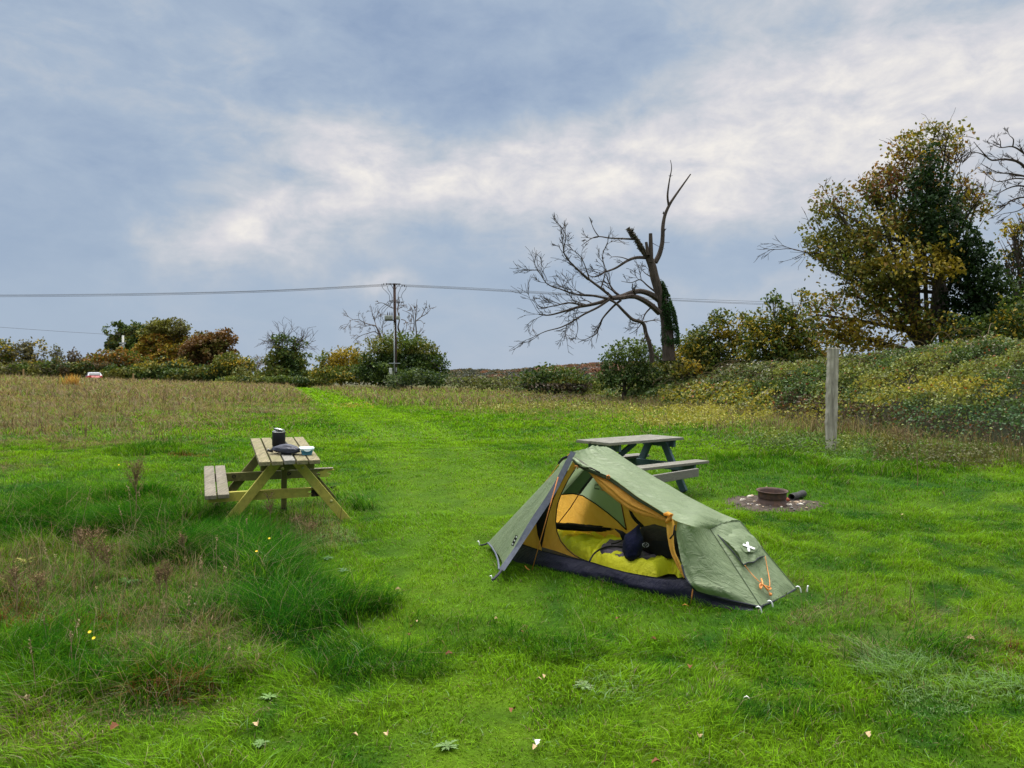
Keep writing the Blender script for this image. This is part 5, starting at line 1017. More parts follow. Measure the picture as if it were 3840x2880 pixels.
# --- dead trees, traced limbs plus random twigs
TW = .36
def dt(x, y): return (1950+x/1.844, 550+y/1.844)
def limb(mb, pts, r0, r1, d, dd=0., n=None, sides=7, twig=0, tl=1.0, tdir=None, conv=dt, tdepth=2, rmin=.010, wob=.0):
    k = len(pts); Q = smooth_poly([P(*conv(x, y), d+dd*i/(k-1)+(wob*math.sin(i*1.7))) for i, (x, y) in enumerate(pts)], n or k*4); rr_ = np.linspace(r0, r1, len(Q)); mb.tube(Q, rr_, sides, cap=True)
    for j in range(int(twig*TW)):
        i = random.randint(len(Q)//4, len(Q)-2); t_ = Vector(Q[i+1]-Q[i]).normalized(); u = Vector((random.gauss(0, 1), random.gauss(0, 1), random.gauss(.25, 1))).normalized(); dv = (t_*.55+u*.6+(Vector(tdir) if tdir else Vector((0, 0, 0)))).normalized()
        grow(mb, Q[i], dv, tl*.78*random.uniform(.5, 1.3), max(rr_[i]*.4, rmin*1.4), tdepth, .5, .17, .02, 4, (2, 4), 4, rmin)
    return Q
DT = thing('dead_tree', 'bare broken dead tree leaning left with ivy on its lower trunk', 'dead tree', tuple(at_ground(P(2506, 1300, 37).x, 37)))
m_ = MB(); d0 = 37
limb(m_, [(1030, 1480), (1022, 1330), (1010, 1200), (985, 1080), (955, 980), (930, 900), (915, 830), (893, 770)], .32, .19, d0, sides=12)
limb(m_, [(893, 770), (850, 720), (815, 655), (775, 605), (748, 560)], .15, .07, d0, sides=9, twig=7, tl=.4, rmin=.012)
limb(m_, [(905, 800), (905, 700), (903, 600)], .13, .085, d0-.1, sides=9); limb(m_, [(885, 750), (872, 660)], .09, .07, d0-.2)
limb(m_, [(935, 800), (965, 740), (985, 650), (988, 560), (1000, 480), (1032, 405), (1070, 345), (1130, 260), (1180, 190)], .13, .03, d0+.2, dd=.6, twig=9, tl=.42, tdir=(0, 0, .5))
limb(m_, [(1028, 405), (1020, 340), (1032, 240), (1048, 150), (1040, 92)], .06, .012, d0+.3, dd=-.3, twig=5, tl=.3, tdir=(0, 0, .6))
limb(m_, [(780, 640), (700, 636), (620, 632), (550, 622), (500, 632), (425, 684)], .05, .012, d0, dd=-.8, twig=6, tl=.6); limb(m_, [(545, 622), (510, 570), (478, 486)], .028, .008, d0-.5, twig=4, tl=.4); limb(m_, [(540, 626), (480, 632), (440, 604)], .02, .008, d0-.5, twig=3, tl=.3)
limb(m_, [(870, 768), (800, 768), (740, 790), (660, 840), (580, 870), (520, 900), (470, 890)], .085, .02, d0, dd=-1.2, twig=22, tl=1.0, tdir=(-.2, 0, .4)); limb(m_, [(760, 785), (700, 765), (640, 762), (620, 775)], .03, .01, d0-.4, twig=4, tl=.5)
limb(m_, [(960, 1060), (900, 1020), (830, 1000), (770, 1010), (700, 1035), (620, 1050), (560, 1075), (480, 1095), (400, 1110), (300, 1140), (200, 1165), (130, 1160)], .15, .022, d0, dd=-2.4, twig=40, tl=1.15, tdir=(-.35, 0, .25))
limb(m_, [(965, 1150), (910, 1100), (850, 1060), (780, 1035), (700, 1045), (640, 1050)], .15, .09, d0-.3, dd=-1, twig=8, tl=1.0, tdir=(-.3, 0, .2))
limb(m_, [(640, 1045), (560, 980), (480, 920), (400, 850), (340, 790), (300, 720), (318, 620), (275, 540)], .07, .012, d0-1.4, dd=-1, twig=34, tl=.8, tdir=(-.3, 0, .4))
limb(m_, [(560, 980), (590, 860), (570, 760), (605, 660)], .035, .01, d0-1.5, twig=14, tl=.9, tdir=(0, 0, .5))
limb(m_, [(480, 920), (440, 800), (400, 740), (340, 705)], .03, .01, d0-1.8, dd=-.4, twig=14, tl=.8, tdir=(-.2, 0, .5))
limb(m_, [(600, 1050), (500, 1030), (380, 1020), (280, 985), (190, 950), (140, 880), (108, 845)], .06, .012, d0-1.6, dd=-1.4, twig=34, tl=1.1, tdir=(-.4, 0, .3))
limb(m_, [(440, 1100), (340, 1080), (240, 1100), (140, 1110), (90, 1040)], .045, .01, d0-2, dd=-.8, twig=20, tl=.9, tdir=(-.4, 0, .2))
limb(m_, [(620, 1055), (540, 1110), (440, 1160), (360, 1210), (280, 1250), (170, 1280), (60, 1335)], .06, .010, d0-1.6, dd=-.8, twig=26, tl=.9, tdir=(-.3, 0, -.25))
limb(m_, [(390, 1195), (400, 1260), (380, 1340)], .022, .008, d0-2, twig=5, tl=.4)
limb(m_, [(700, 1060), (640, 1110), (570, 1190), (545, 1250), (520, 1300), (400, 1355)], .06, .010, d0-1.2, dd=.8, twig=18, tl=.8, tdir=(-.2, 0, -.3)); limb(m_, [(540, 1290), (525, 1360)], .02, .008, d0-.6, twig=2, tl=.3)
limb(m_, [(930, 1090), (870, 1150), (840, 1220), (800, 1270), (755, 1295)], .045, .010, d0-.4, dd=-.5, twig=10, tl=.7, tdir=(0, 0, -.2))
limb(m_, [(600, 1050), (660, 1080), (720, 1140), (780, 1195), (850, 1220), (870, 1290), (895, 1360), (910, 1440), (912, 1490)], .05, .12, d0-1.5, dd=.4, twig=14, tl=.8)
limb(m_, [(930, 1000), (880, 960), (830, 920), (770, 940), (700, 930)], .045, .010, d0-.2, dd=-.6, twig=16, tl=.8, tdir=(0, 0, .3)); limb(m_, [(905, 900), (860, 870), (830, 830)], .03, .008, d0, dd=.5, twig=8, tl=.6)
limb(m_, [(975, 975), (1000, 965), (1025, 968)], .02, .008, d0, twig=3, tl=.3); limb(m_, [(975, 665), (1035, 662)], .014, .006, d0); limb(m_, [(905, 660), (960, 690), (1000, 705)], .016, .006, d0)
m_.build('trunk', surf_mat("dead_bark", (.085, .066, .056), (.035, .028, .024), .95, 6, (1, 1, .3), .6, bdist=.03), DT)
Q = smooth_poly([P(*dt(x, y), d0) for x, y in [(1035, 1360), (1032, 1250), (1018, 1170), (1000, 1080), (985, 1010), (972, 950)]], 60); n = 9000; ii = rng.integers(0, 60, n)
rad = np.interp(ii, [0, 30, 45, 59], [.36, .33, .24, .10]); a = rng.uniform(0, 6.28, n); p = Q[ii]+np.c_[np.cos(a)*rad*rng.uniform(.95, 1.25, n)+.02, np.sin(a)*rad*1.1, rng.normal(0, .08, n)]
p = p[((a < 1.9) | (a > 4.1) | (rng.random(n) < .35)) & (vn3(p/.4, 3) > .30)]; leaves('ivy', p, .085*rng.uniform(.7, 1.3, len(p)), patchpal(p, [(.018, .06, .012), (.03, .09, .02), G_IVY], .5, 3), parent=DT)
Q = smooth_poly([P(*dt(x, y), d0) for x, y in [(960, 980), (920, 860), (893, 770), (850, 720), (800, 640), (755, 575)]], 60); n = 1500; ii = rng.integers(0, 60, n); a = rng.uniform(0, 6.28, n); p = Q[ii]+np.c_[np.cos(a)*.13, np.sin(a)*.13, rng.normal(0, .05, n)]
leaves('dead_ivy', p, .09*rng.uniform(.6, 1.3, len(p)), pal(len(p), [(.10, .08, .05), (.07, .06, .04), (.04, .06, .02)], [1, 1, .6]), parent=DT)
TW = .42
def tp(x, y): return (1300+x/4.0475, 1040+y/4.0475)
def dead(label, base, limbs, d, r=.12):
    b = P(*base, d); b.z = float(gz(b.x, b.y)); t = thing('bare_tree', label, 'dead tree', tuple(b), 'bare dead trees behind the dark bush'); mb = MB()
    for pts, r0, r1, tw, tl in limbs: limb(mb, pts, r0, r1, d, sides=6, twig=tw, tl=tl, conv=tp, rmin=.016, tdepth=2, wob=.3)
    mb.build('trunk', surf_mat("bare_bark", (.16, .125, .11), (.09, .07, .06), .95, 5), t)
dead('bare pinkish tree with sideways branches left of the power pole', (1430, 1430), [([(520, 1250), (520, 920), (480, 820), (440, 740), (360, 720), (270, 690), (170, 640), (40, 655)], .13, .02, 20, 1.6), ([(450, 750), (430, 680), (400, 600), (380, 550)], .05, .016, 14, 1.2), ([(500, 870), (420, 825), (320, 850), (230, 880), (150, 930), (95, 990)], .06, .016, 14, 1.3), ([(555, 915), (540, 750), (560, 640)], .05, .016, 10, 1.2), ([(400, 720), (300, 740), (200, 760), (20, 750)], .04, .014, 10, 1.2), ([(540, 910), (440, 930), (380, 1000), (290, 990), (280, 940)], .04, .014, 8, 1.0)], 84)
dead('bare brown stump like tree directly behind the power pole', (1495, 1430), [([(830, 1250), (810, 880), (780, 760), (800, 640), (770, 480), (800, 380), (795, 320)], .16, .02, 16, 1.2), ([(830, 640), (890, 660), (910, 740), (880, 860)], .05, .014, 8, 1.0), ([(770, 480), (720, 470), (620, 430), (540, 390), (460, 400)], .04, .014, 8, .9)], 84)
dead('bare reddish forked tree right of the power pole', (1560, 1430), [([(1065, 1250), (1060, 870), (1045, 670), (1050, 540), (1060, 420), (1070, 330)], .12, .016, 8, 1.0), ([(1045, 670), (1130, 600), (1200, 560), (1260, 500), (1280, 460)], .06, .016, 6, .8), ([(1130, 600), (1180, 500), (1210, 420), (1212, 350)], .045, .014, 6, .7), ([(1000, 850), (1025, 720), (1010, 580), (990, 470), (935, 400)], .07, .014, 8, .9), ([(980, 680), (985, 570), (900, 520), (840, 495)], .045, .014, 6, .7), ([(1060, 660), (1120, 655), (1165, 700), (1165, 760)], .035, .012, 3, .5), ([(1025, 700), (960, 700), (900, 740)], .03, .012, 8, .9)], 80)
TW = 1.0
def rb_(x, y): return (2950+x/1.746, 400+y/1.746)
RD = thing('dead_tree', 'bare dead branches reaching in from the right edge of the picture', 'dead tree', tuple(at_ground(P(3960, 1300, 31).x, 31))); mb = MB()
limb(mb, [(1850, 1700), (1800, 1200), (1760, 800), (1700, 560)], .32, .18, 31, conv=rb_)
for pts, r0, tw in (([(1720, 620), (1554, 390), (1440, 345), (1340, 350), (1280, 295), (1225, 230)], .09, 14), ([(1340, 350), (1265, 305), (1185, 298)], .03, 4), ([(1700, 420), (1554, 305), (1480, 262), (1400, 268), (1340, 240)], .06, 12), ([(1480, 262), (1485, 215), (1460, 190)], .03, 3), ([(1400, 268), (1400, 230), (1390, 205)], .02, 2),
                ([(1730, 640), (1600, 480), (1480, 440), (1380, 430), (1270, 372)], .06, 16), ([(1740, 660), (1600, 540), (1500, 520), (1400, 560), (1360, 600)], .06, 18), ([(1750, 700), (1600, 600), (1480, 610), (1400, 680), (1320, 740)], .05, 16), ([(1600, 480), (1500, 470), (1380, 490), (1300, 440)], .035, 10), ([(1600, 620), (1520, 680), (1420, 700)], .03, 8)):
    limb(mb, pts, r0, .010, 31, dd=-.6, conv=rb_, twig=tw//2, tl=.6, tdir=(-.35, 0, 0), rmin=.009)
mb.build('trunk', TWIG, RD)

# --- the bramble bank: one mass of leaves over an added dark sheet that blocks light
def bank_base(t): return np.interp(t, BANK_Y, BANK_X)
TOPY = [10, 14, 18, 24, 30, 36, 44, 54, 64]; TOPZ = [2.75, 2.62, 2.35, 2.15, 2.05, 1.9, 1.6, 1.0, .7]; WID = [3.4, 3.4, 3.6, 3.6, 3.4, 3.2, 2.6, 2, 1.5]
def bank_pt(t, s):
    """t = distance along (y), s = 0 foot .. 1 crest .. 2 far side"""
    x0 = np.interp(t, BANK_Y, BANK_X)+.25; w_ = np.interp(t, TOPY, WID); zt = np.interp(t, TOPY, TOPZ)+.25*(fbm(t*.45, t*0, 3)-.5)*2
    x = x0+w_*s*.95; prof = np.where(s < 1, np.clip(s, 0, 1)**.62, 1-.12*(s-1)**2)
    y = t+.0*s; g = gz(x0, y); z = g+(zt-g)*prof
    lump = (fbm(t*.62, s*2.1, 13)-.5)*1.3+(fbm(t*1.7, s*4.5, 17)-.5)*.9
    x = x-lump*.75*np.sin(np.clip(s, 0, 1)*np.pi*.8+.25); z = z+lump*.42*np.clip(s*3, 0, 1)
    return np.stack([x, y, np.maximum(z, g-.1)], -1)
tg_, sg = np.meshgrid(np.r_[np.linspace(9, 30, 110), np.linspace(30.3, 64, 80)], np.linspace(0, 2.2, 44), indexing='ij')
core = bank_pt(tg_.ravel(), sg.ravel()).reshape(tg_.shape+(3,)); core[..., 2] -= .16; core[..., 0] += .12
BK = thing('bramble_bank', 'long bank of brambles and clematis climbing towards the right edge', 'bramble bank', (9, 18, 0)); BK['kind'] = 'stuff'
MB().grid(core).build('light_block_core', surf_mat("light_block_dark", (.035, .042, .016), (.02, .022, .012), .95, 9, bump=.6), BK, True)
def bank_leaves():
    n = 420000; t = 9.5+54*rng.random(n)**1.9; s = rng.random(n)**.85*1.75; p = bank_pt(t, s); p += rng.normal(0, .055, p.shape); p[:, 2] += rng.uniform(-.10, .10, n)
    cl = fbm(t*2.6, s*9, 23); keep = cl > .40-.1*rng.random(n); p, t, s, cl = p[keep], t[keep], s[keep], cl[keep]; n = len(p)
    hue = fbm(t*.5+s, s*2.3, 31); hue2 = fbm(t*1.4, s*5, 37); px, py = CX+F*p[:, 0]/p[:, 1], HY+F*(EYE-p[:, 2])/p[:, 1]
    yel = np.clip(ell(px, py, [(2700, 1480, 230, 50, .8), (2760, 1550, 330, 45, .9), (3000, 1560, 180, 50, .8), (3500, 1440, 300, 30, .8), (3250, 1500, 160, 30, .5), (2250, 1535, 140, 14, .7), (3720, 1470, 200, 20, .8), (3350, 1420, 180, 20, .5)], .5)*1.0+(hue2-.62)*1.5, 0, .85)
    base = np.where((hue+rng.normal(0, .06, n) > .52)[:, None], np.array((.185, .215, .055)), np.array((.080, .130, .038)))
    bluish = (px > 3350) & (py > 1520) & (rng.random(n) < .7); base[bluish] = (.085, .165, .07)
    dull = (px < 2900) & (py < 1430) & (rng.random(n) < .7); base[dull] = (.115, .135, .055)
    c = base*(.45+1.1*rng.random(n))[:, None]; k = rng.random(n) < yel*.8; c[k] = np.array((.40, .36, .055))*rng.uniform(.6, 1.15, (k.sum(), 1))
    k = rng.random(n) < .03; c[k] = np.array((.28, .09, .03))*rng.uniform(.5, 1.2, (k.sum(), 1))
    seed_ = (rng.random(n) < np.clip((s-.75)*.5, 0, .25)*(px > 2700)+np.where((px < 2900) & (px > 2300) & (hue > .55), .15, 0)); c[seed_] = np.array((.34, .33, .25))*rng.uniform(.6, 1.1, (seed_.sum(), 1))
    k = (py > 1600+(px-3840)*.15) & (rng.random(n) < .45) & (px > 2900); c[k] = np.array((.11, .075, .05))*rng.uniform(.6, 1.3, (k.sum(), 1))
    sz = np.clip(.0036*p[:, 1], .055, .15)*rng.uniform(.65, 1.35, n)
    leaves('bramble_leaves', p, sz, c, parent=BK, up=.7, aspect=.75)
bank_leaves()
def arching():
    mb = MB(); n = 0
    for k in range(150):
        t = 11+40*random.random()**1.8; s_ = random.uniform(.25, 1.3); q = Vector(bank_pt(np.array([t]), np.array([s_]))[0]); a = random.uniform(2.2, 4.4); L0 = random.uniform(.4, 1.1)
        d = Vector((math.cos(a), math.sin(a)*.8, 0)); pts = [q, q+d*L0*.3+Vector((0, 0, L0*.32)), q+d*L0*.75+Vector((0, 0, L0*.36)), q+d*L0*1.1+Vector((0, 0, L0*.12))]; mb.tube(smooth_poly(pts, 8), max(.006, .0005*t), 3, cap=False)
    mb.build('arching_stems', surf_mat("bramble_stem", (.16, .11, .06), (.09, .08, .04), .8, 9), BK)
arching()
# brown weeds and small herbs at the foot of the bank and in the meadow
def weeds():
    mb_p = []; n = 6000; t = 12+50*rng.random(n)**1.4; x = np.interp(t, BANK_Y, BANK_X)+rng.normal(-.4, .8, n); px, py = to_px(x, t)
    h = rng.uniform(.15, .55, n)*np.clip(fbm(t*.7, x*.7, 3)*1.6, .5, 1.3); c = pal(n, [(.17, .12, .075), (.28, .24, .14), (.10, .12, .045), (.14, .075, .05)], [1, .8, .8, .3])
    blades('weed_stems', x, t, h, np.maximum(.004, .0006*t), c, rng.uniform(0, 6.28, n), rng.uniform(.05, .4, n), .5, label='brown weed stems along the foot of the bramble bank', cat='weeds')
    # leafy herbs, yellow patches
    pts = []; cc = []
    for (a, b, rx, ry, k, hh, col) in ((2750, 1560, 300, 35, 9000, .3, (.36, .34, .06)), (2100, 1535, 380, 20, 5000, .25, (.30, .30, .07)), (2560, 1590, 200, 22, 3500, .2, (.33, .32, .06)), (3150, 1690, 500, 30, 7000, .28, (.10, .15, .04)), (2650, 1480, 260, 40, 6000, .45, (.12, .14, .04)), (3560, 1740, 260, 30, 4000, .3, (.13, .13, .05)), (2200, 1500, 300, 22, 3500, .4, (.12, .10, .06)), (1340, 1530, 60, 6, 300, .2, (.35, .33, .05)), (3340, 1710, 50, 26, 1200, .35, (.16, .15, .04)), (2890, 1660, 60, 22, 900, .3, (.20, .24, .05)), (3180, 1690, 40, 14, 500, .3, (.22, .26, .06))):
        q = rng.normal(size=(k, 2))*.5; ok = (fbm(q[:, 0]*6, q[:, 1]*6, k) > .48); q = q[ok]
        gx = [G(a+u*rx, b+v*ry) for u, v in q[::14]]
        for g_ in gx:
            m = 14; w_ = rng.normal(size=(m, 2))*.13*g_.y/20; hz = rng.random(m)*hh; xx, yy = g_.x+w_[:, 0], g_.y+w_[:, 1]; pts.append(np.c_[xx, yy, gz(xx, yy)+hz]); cc.append(np.array(col)*rng.uniform(.55, 1.25, (m, 1)))
    p = np.concatenate(pts); c = np.concatenate(cc); tag(leaves('low_herbs', p, np.clip(.0034*p[:, 1], .05, .14)*rng.uniform(.6, 1.2, len(p)), c, up=.8), 'low leafy herbs with yellowing leaves in front of the brambles', 'herbs', kind='stuff')
weeds()

# ------------------------------------------------------------------ single weeds standing in the rough grass
DRYM = surf_mat("dry_stalk", (.26, .19, .10), (.15, .10, .055), .9, 30); SEEDM = leaf_mat("seed", .1, .8, .1)
def dock(px, py0, py1, label, wid=.12, n=900, col=((.16, .10, .055), (.22, .15, .08), (.10, .07, .04)), name='dock_plant'):
    g = G(px, py0); h = (py0-py1)/F*g.y; t = thing(name, label, 'plant', tuple(g), 'dry weeds standing in the grass'); mb = MB(); tips = []
    mb.tube([g-Vector((0, 0, .05)), g+Vector((.01, 0, h*.5)), g+Vector((-.02, 0, h*.95))], [.006, .005, .003], 5)
    for k in range(16):
        z = h*random.uniform(.45, .9); a = random.uniform(0, 6.28); e = g+Vector((math.cos(a)*wid*random.uniform(.4, 1), math.sin(a)*wid*random.uniform(.4, 1), min(h, z+h*random.uniform(.12, .3)))); s0 = g+Vector((0, 0, z)); mb.tube([s0, s0.lerp(e, .6)+Vector((0, 0, -.01)), e], [.0035, .003, .002], 4); tips += [tuple(s0.lerp(e, q)) for q in (.4, .6, .8, 1)]
    mb.build('stem', DRYM, t); tips = np.array(tips); q = tips[rng.integers(0, len(tips), n)]+rng.normal(0, .016, (n, 3)); leaves('seed_head', q, .012*rng.uniform(.6, 1.3, n), pal(n, col, [1]*len(col)), SEEDM, t)
dock(508, 1985, 1715, 'tall brown dock with bushy seed head left of the mossy table', .12, 1600)
for px, a, b, lb, wd_, n_ in ((350, 2200, 1990, 'reddish brown seedy weed above the left tussock', .12, 900), (300, 2120, 1990, 'brown seedy weed at the left, behind the reddish one', .1, 500), (620, 2260, 2105, 'dark brown dry spike in the middle of the tussocks', .03, 400), (595, 2265, 2120, 'second dark spike just left of the first', .03, 300), (405, 2180, 2050, 'pale brown weed between the reddish weed and the spikes', .08, 400), (690, 2120, 2000, 'small brown weed behind the dark spikes', .06, 260), (60, 2310, 2120, 'brown weed at the left edge of the picture', .1, 500), (140, 2280, 2150, 'second brown weed from the left edge', .08, 360),
        (1010, 1990, 1850, 'thin reddish dry weed before the seat beam of the mossy table', .06, 300), (1160, 2040, 1960, 'pale grey dry weed right of the tussocks', .12, 700), (1110, 2010, 1935, 'pale dry weed below the mossy table', .09, 420), (320, 1700, 1600, 'thin dark weed stalk far out in the left meadow', .02, 60), (150, 1600, 1500, 'thin dark stalk at the far left of the meadow', .02, 60), (3370, 1720, 1600, 'dark brown weed at the foot of the brambles right of the post', .25, 900), (3420, 1725, 1620, 'second dark brown weed right of the post', .2, 700), (2690, 1640, 1570, 'dark stalks behind the blue-grey table', .1, 300), (3440, 1830, 1700, 'thin green stalk standing on the right lawn', .01, 20)):
    dock(px, a, b, lb, wd_, n_, name='dry_weed')
def stalks():
    spots = [(810, 2270, 2010), (790, 2290, 2080), (770, 2290, 2180), (830, 2250, 2120), (930, 2060, 1940), (1045, 2070, 1990), (500, 2010, 1830), (480, 2060, 1900), (540, 1960, 1840), (250, 2500, 2330), (270, 2540, 2380), (180, 2450, 2300), (560, 2470, 2290), (620, 2400, 2260), (680, 2420, 2230), (390, 2330, 2200), (180, 2180, 2060), (200, 2190, 2080), (730, 2240, 2110), (290, 2060, 1830), (100, 2700, 2600), (860, 2500, 2420), (700, 2190, 2080), (140, 2640, 2400)]
    spots.sort(); words_ = 'first second third fourth fifth sixth seventh eighth ninth tenth eleventh twelfth thirteenth fourteenth fifteenth sixteenth seventeenth eighteenth nineteenth twentieth'.split()+['fourth from last', 'third from last', 'second from last', 'last']
    for i, (px, a, b) in enumerate(spots):
        g = G(px, a); h = (a-b)/F*g.y; l_ = random.uniform(-.25, .3); e = g+Vector((h*l_, random.uniform(-.05, .05), h)); mb = MB().tube(smooth_poly([g-Vector((0, 0, .03)), g.lerp(e, .5)+Vector((-.02*l_, 0, .01)), e, e+Vector((.03*l_+.01, 0, -.01))], 8), np.linspace(.0030, .0016, 8), 4)
        s_ = thing('grass_stalk', f'straw coloured seeding grass stalk in the left foreground, {words_[i]} counting from the left', 'grass stalk', tuple(g), 'straw coloured grass stalks in the left foreground'); mb.build('stem', DRYM, s_)
        n = 26; q = np.array([tuple(g.lerp(e, random.uniform(.8, 1.02))) for _ in range(n)])+rng.normal(0, .005, (n, 3)); leaves('seed_head', q, .014*rng.uniform(.6, 1.3, n), pal(n, [(.38, .31, .18), (.26, .2, .11)], [1, 1]), SEEDM, s_)
stalks()
def rosette(px, py, s, col, label, n=16, name='thistle_rosette', upp=.45):
    g = G(px, py, .012); mb_v = []; mb_f = []; cols_ = []; mb = MB(); t = None
    for k in range(n):
        a = k*2.4+random.uniform(-.2, .2); ln = s*random.uniform(.45, .95); e = upp*random.uniform(.4, 1.6); rows = []
        for q in np.linspace(0, 1, 11):
            wv = ln*.12*math.sin(math.pi*min(q+.06, 1))**.6*(1+.5*(1 if int(q*10) % 2 else -1)); r_ = q*ln; z = e*ln*(q-.75*q*q)
            rows.append([(r_*math.cos(a)-wv*math.sin(a), r_*math.sin(a)+wv*math.cos(a), z+.12*wv), (r_*math.cos(a), r_*math.sin(a), z-.01*s), (r_*math.cos(a)+wv*math.sin(a), r_*math.sin(a)-wv*math.cos(a), z+.12*wv)])
        mb.grid(np.array(rows)+np.array(g))
    o = mb.build(name, surf_mat(name+"_leaf", col, tuple(c*.7 for c in col), .7, 30, trans=.25)); tag(o, label, 'plant', 'leafy weeds growing in the lawn')
rosette(2190, 2575, .10, (.20, .30, .12), 'pale thistle rosette low on the lawn right of centre'); rosette(1675, 2800, .085, (.17, .28, .09), 'pale feathery weed at the bottom edge left of the white leaf', 18)
rosette(920, 2065, .10, (.26, .36, .24), 'upright pale thistle in the dark tussocks', 12, upp=1.4); rosette(1230, 2095, .1, (.13, .23, .12), 'grey green thistle right of the tussocks'); rosette(1290, 2140, .08, (.14, .24, .12), 'second grey green thistle, below the first')
rosette(560, 1985, .16, (.10, .20, .08), 'dark broad leaved dock rosette under the dry dock', 14, 'dock_rosette', .9); rosette(620, 1975, .16, (.09, .19, .08), 'broad leaved dock rosette right of the dry dock', 14, 'dock_rosette', .9)
rosette(480, 2190, .14, (.08, .19, .04), 'green leafy weed behind the front tussock', 14, 'dock_rosette', .8); rosette(95, 2115, .12, (.42, .38, .10), 'yellowing leafy weed near the left edge', 14, 'yellow_weed', 1.2); None
None; rosette(980, 2790, .06, (.16, .28, .08), 'small light green rosette at the lower left of centre'); rosette(1010, 2615, .07, (.2, .34, .1), 'round pale clover like weed left of centre')

# ------------------------------------------------------------------ far wooded hill
def hill():
    xs = np.linspace(-700, 900, 90); ys = np.linspace(560, 900, 26); X, Y = np.meshgrid(xs, ys, indexing='ij')
    px = CX+F*X/Y; top = np.interp(px, [-200, 400, 1200, 1600, 1760, 1900, 2050, 2250, 2450, 2700, 3100, 3900], [1412, 1412, 1408, 1398, 1388, 1392, 1378, 1364, 1358, 1356, 1362, 1370]); zt = EYE+(HY-top)/F*720-7
    Z = -10+(zt+10)*sst(540, 720, Y)*(1-.4*sst(740, 900, Y)); m = surf_mat("hill_soil", (.07, .07, .035), (.05, .05, .03), .95, .02)
    tag(MB().grid(np.stack([X, Y, Z], -1)).build('hill', m, None, True), kind='structure'); return
hill()
def wood_far():
    n = 1500; x = rng.uniform(-60, 210, n); y = rng.uniform(590, 745, n); px = CX+F*x/y
    top = np.interp(px, [-200, 400, 1200, 1600, 1760, 1900, 2050, 2250, 2450, 2700, 3100, 3900], [1412, 1412, 1408, 1398, 1388, 1392, 1378, 1364, 1358, 1356, 1362, 1370]); zt = EYE+(HY-top)/F*720-7; z = -10+(zt+10)*sst(540, 720, y)
    P_ = []; C_l = []
    cols = np.array([(.10, .105, .07), (.13, .115, .06), (.23, .105, .06), (.075, .085, .07), (.18, .12, .06)])
    for i in range(n):
        k = 150; q = rng.normal(size=(k, 3)); q /= np.linalg.norm(q, axis=1)[:, None]; r_ = rng.uniform(3.0, 5.4); q[:, 2] = np.abs(q[:, 2]); P_.append(np.array((x[i], y[i], z[i]+3))+q*(r_, r_, r_*1.05)*(.8+.25*rng.random((k, 1))))
        red = px[i] > 2010 and y[i] > 640; u = rng.random(); c = cols[2] if (red and u < .72) else cols[int(rng.choice(5, p=[.32, .25, .08, .2, .15]))]; C_l.append(c*rng.uniform(.75, 1.25)*rng.uniform(.75, 1.2, (k, 1)))
    p = np.concatenate(P_); c = np.concatenate(C_l); c = c*.8+np.array((.10, .12, .15))*.2  # tinted blue-grey: distance haze mixed into the leaf colour
    o = leaves('far_wood', p, 1.9*rng.uniform(.6, 1.3, len(p)), c, up=.6, aspect=.8); tag(o, 'distant autumn woodland on the low hill behind the hedge', 'woodland', kind='stuff')
wood_far()

# ------------------------------------------------------------------ power pole, wires, far pole, stakes, car
POLEM = wood("creosoted_pole", (.075, .045, .038), (.04, .025, .022), (.06, .04, .035), grain=(4, 4, .4)); GALV = surf_mat("galvanised", (.42, .46, .48), (.32, .35, .37), .5, 8, metal=.3); INS = surf_mat("insulator", (.05, .035, .03), (.03, .02, .02), .3, 9); TANK = surf_mat("transformer_grey", (.36, .39, .36), (.28, .31, .29), .5, 6); WIREM = surf_mat("wire", (.06, .06, .065), (.05, .05, .05), .6, 5)
DP = 68; s_ = DP/F
def pp(x, y, d=DP): return P(*tp(x, y), d)
b0 = pp(742, 1500); b0.z = float(gz(b0.x, DP))-.1; PO = thing('power_pole', 'dark wooden power pole with transformer and jumper wires beside the dome shaped bush', 'utility pole', tuple(b0))
MB().tube([b0, pp(735, 800), pp(725, 92)], [.16, .135, .115], 14).build('pole', POLEM, PO, True)
MB().tube([pp(726, 1495, DP-.17), pp(720, 690, DP-.16)], .055, 8).build('conduit', GALV, PO, True)
ca = MB(); ca.box((pp(615, 100).x, DP-.2, pp(0, 112).z), (pp(820, 100).x, DP-.08, pp(0, 98).z)); ca.build('crossarm', INS, PO)
for a, b in (((675, 115), (712, 180)), ((775, 125), (740, 185))): MB().tube([pp(*a, DP-.1), pp(*b, DP-.1)], .025, 5).build('arm_brace', INS, PO)
for x, y in ((565, 102), (600, 100), (660, 102), (795, 124), (840, 128), (875, 130), (760, 105)):
    c = pp(x, y, DP-.14); MB().lathe([(.02, -.1), (.05, -.07), (.03, -.04), (.055, -.01), (.03, .02), (.05, .05), (.02, .08), (0, .09)], tuple(c), 10).build('insulator', INS, PO, True)
for x, y in ((655, 358), (690, 355), (685, 382), (770, 378), (800, 378), (838, 376)):
    c = pp(x, y, DP-.14); MB().tube([c-Vector((.09, 0, .03)), c, c+Vector((.09, 0, .03))], [.03, .05, .03], 8).build('fuse_switch', INS, PO, True)
MB().tube([pp(650, 365, DP-.14), pp(845, 375, DP-.14)], .022, 6).build('switch_bar', INS, PO)
def tank(x0, x1, y0, y1, nm):
    a, b = pp(x0, y0), pp(x1, y1); mb = MB().box((a.x, DP-.62, b.z), (b.x, DP-.14, a.z), None, 0, .05)
    o = mb.build(nm, TANK, PO)
    for k in range(5): xx = a.x+(b.x-a.x)*(k+.5)/5; MB().box((xx-.02, DP-.70, b.z+.05), (xx+.02, DP-.623, a.z-.12)).build('cooling_fin', TANK, o)
    return o
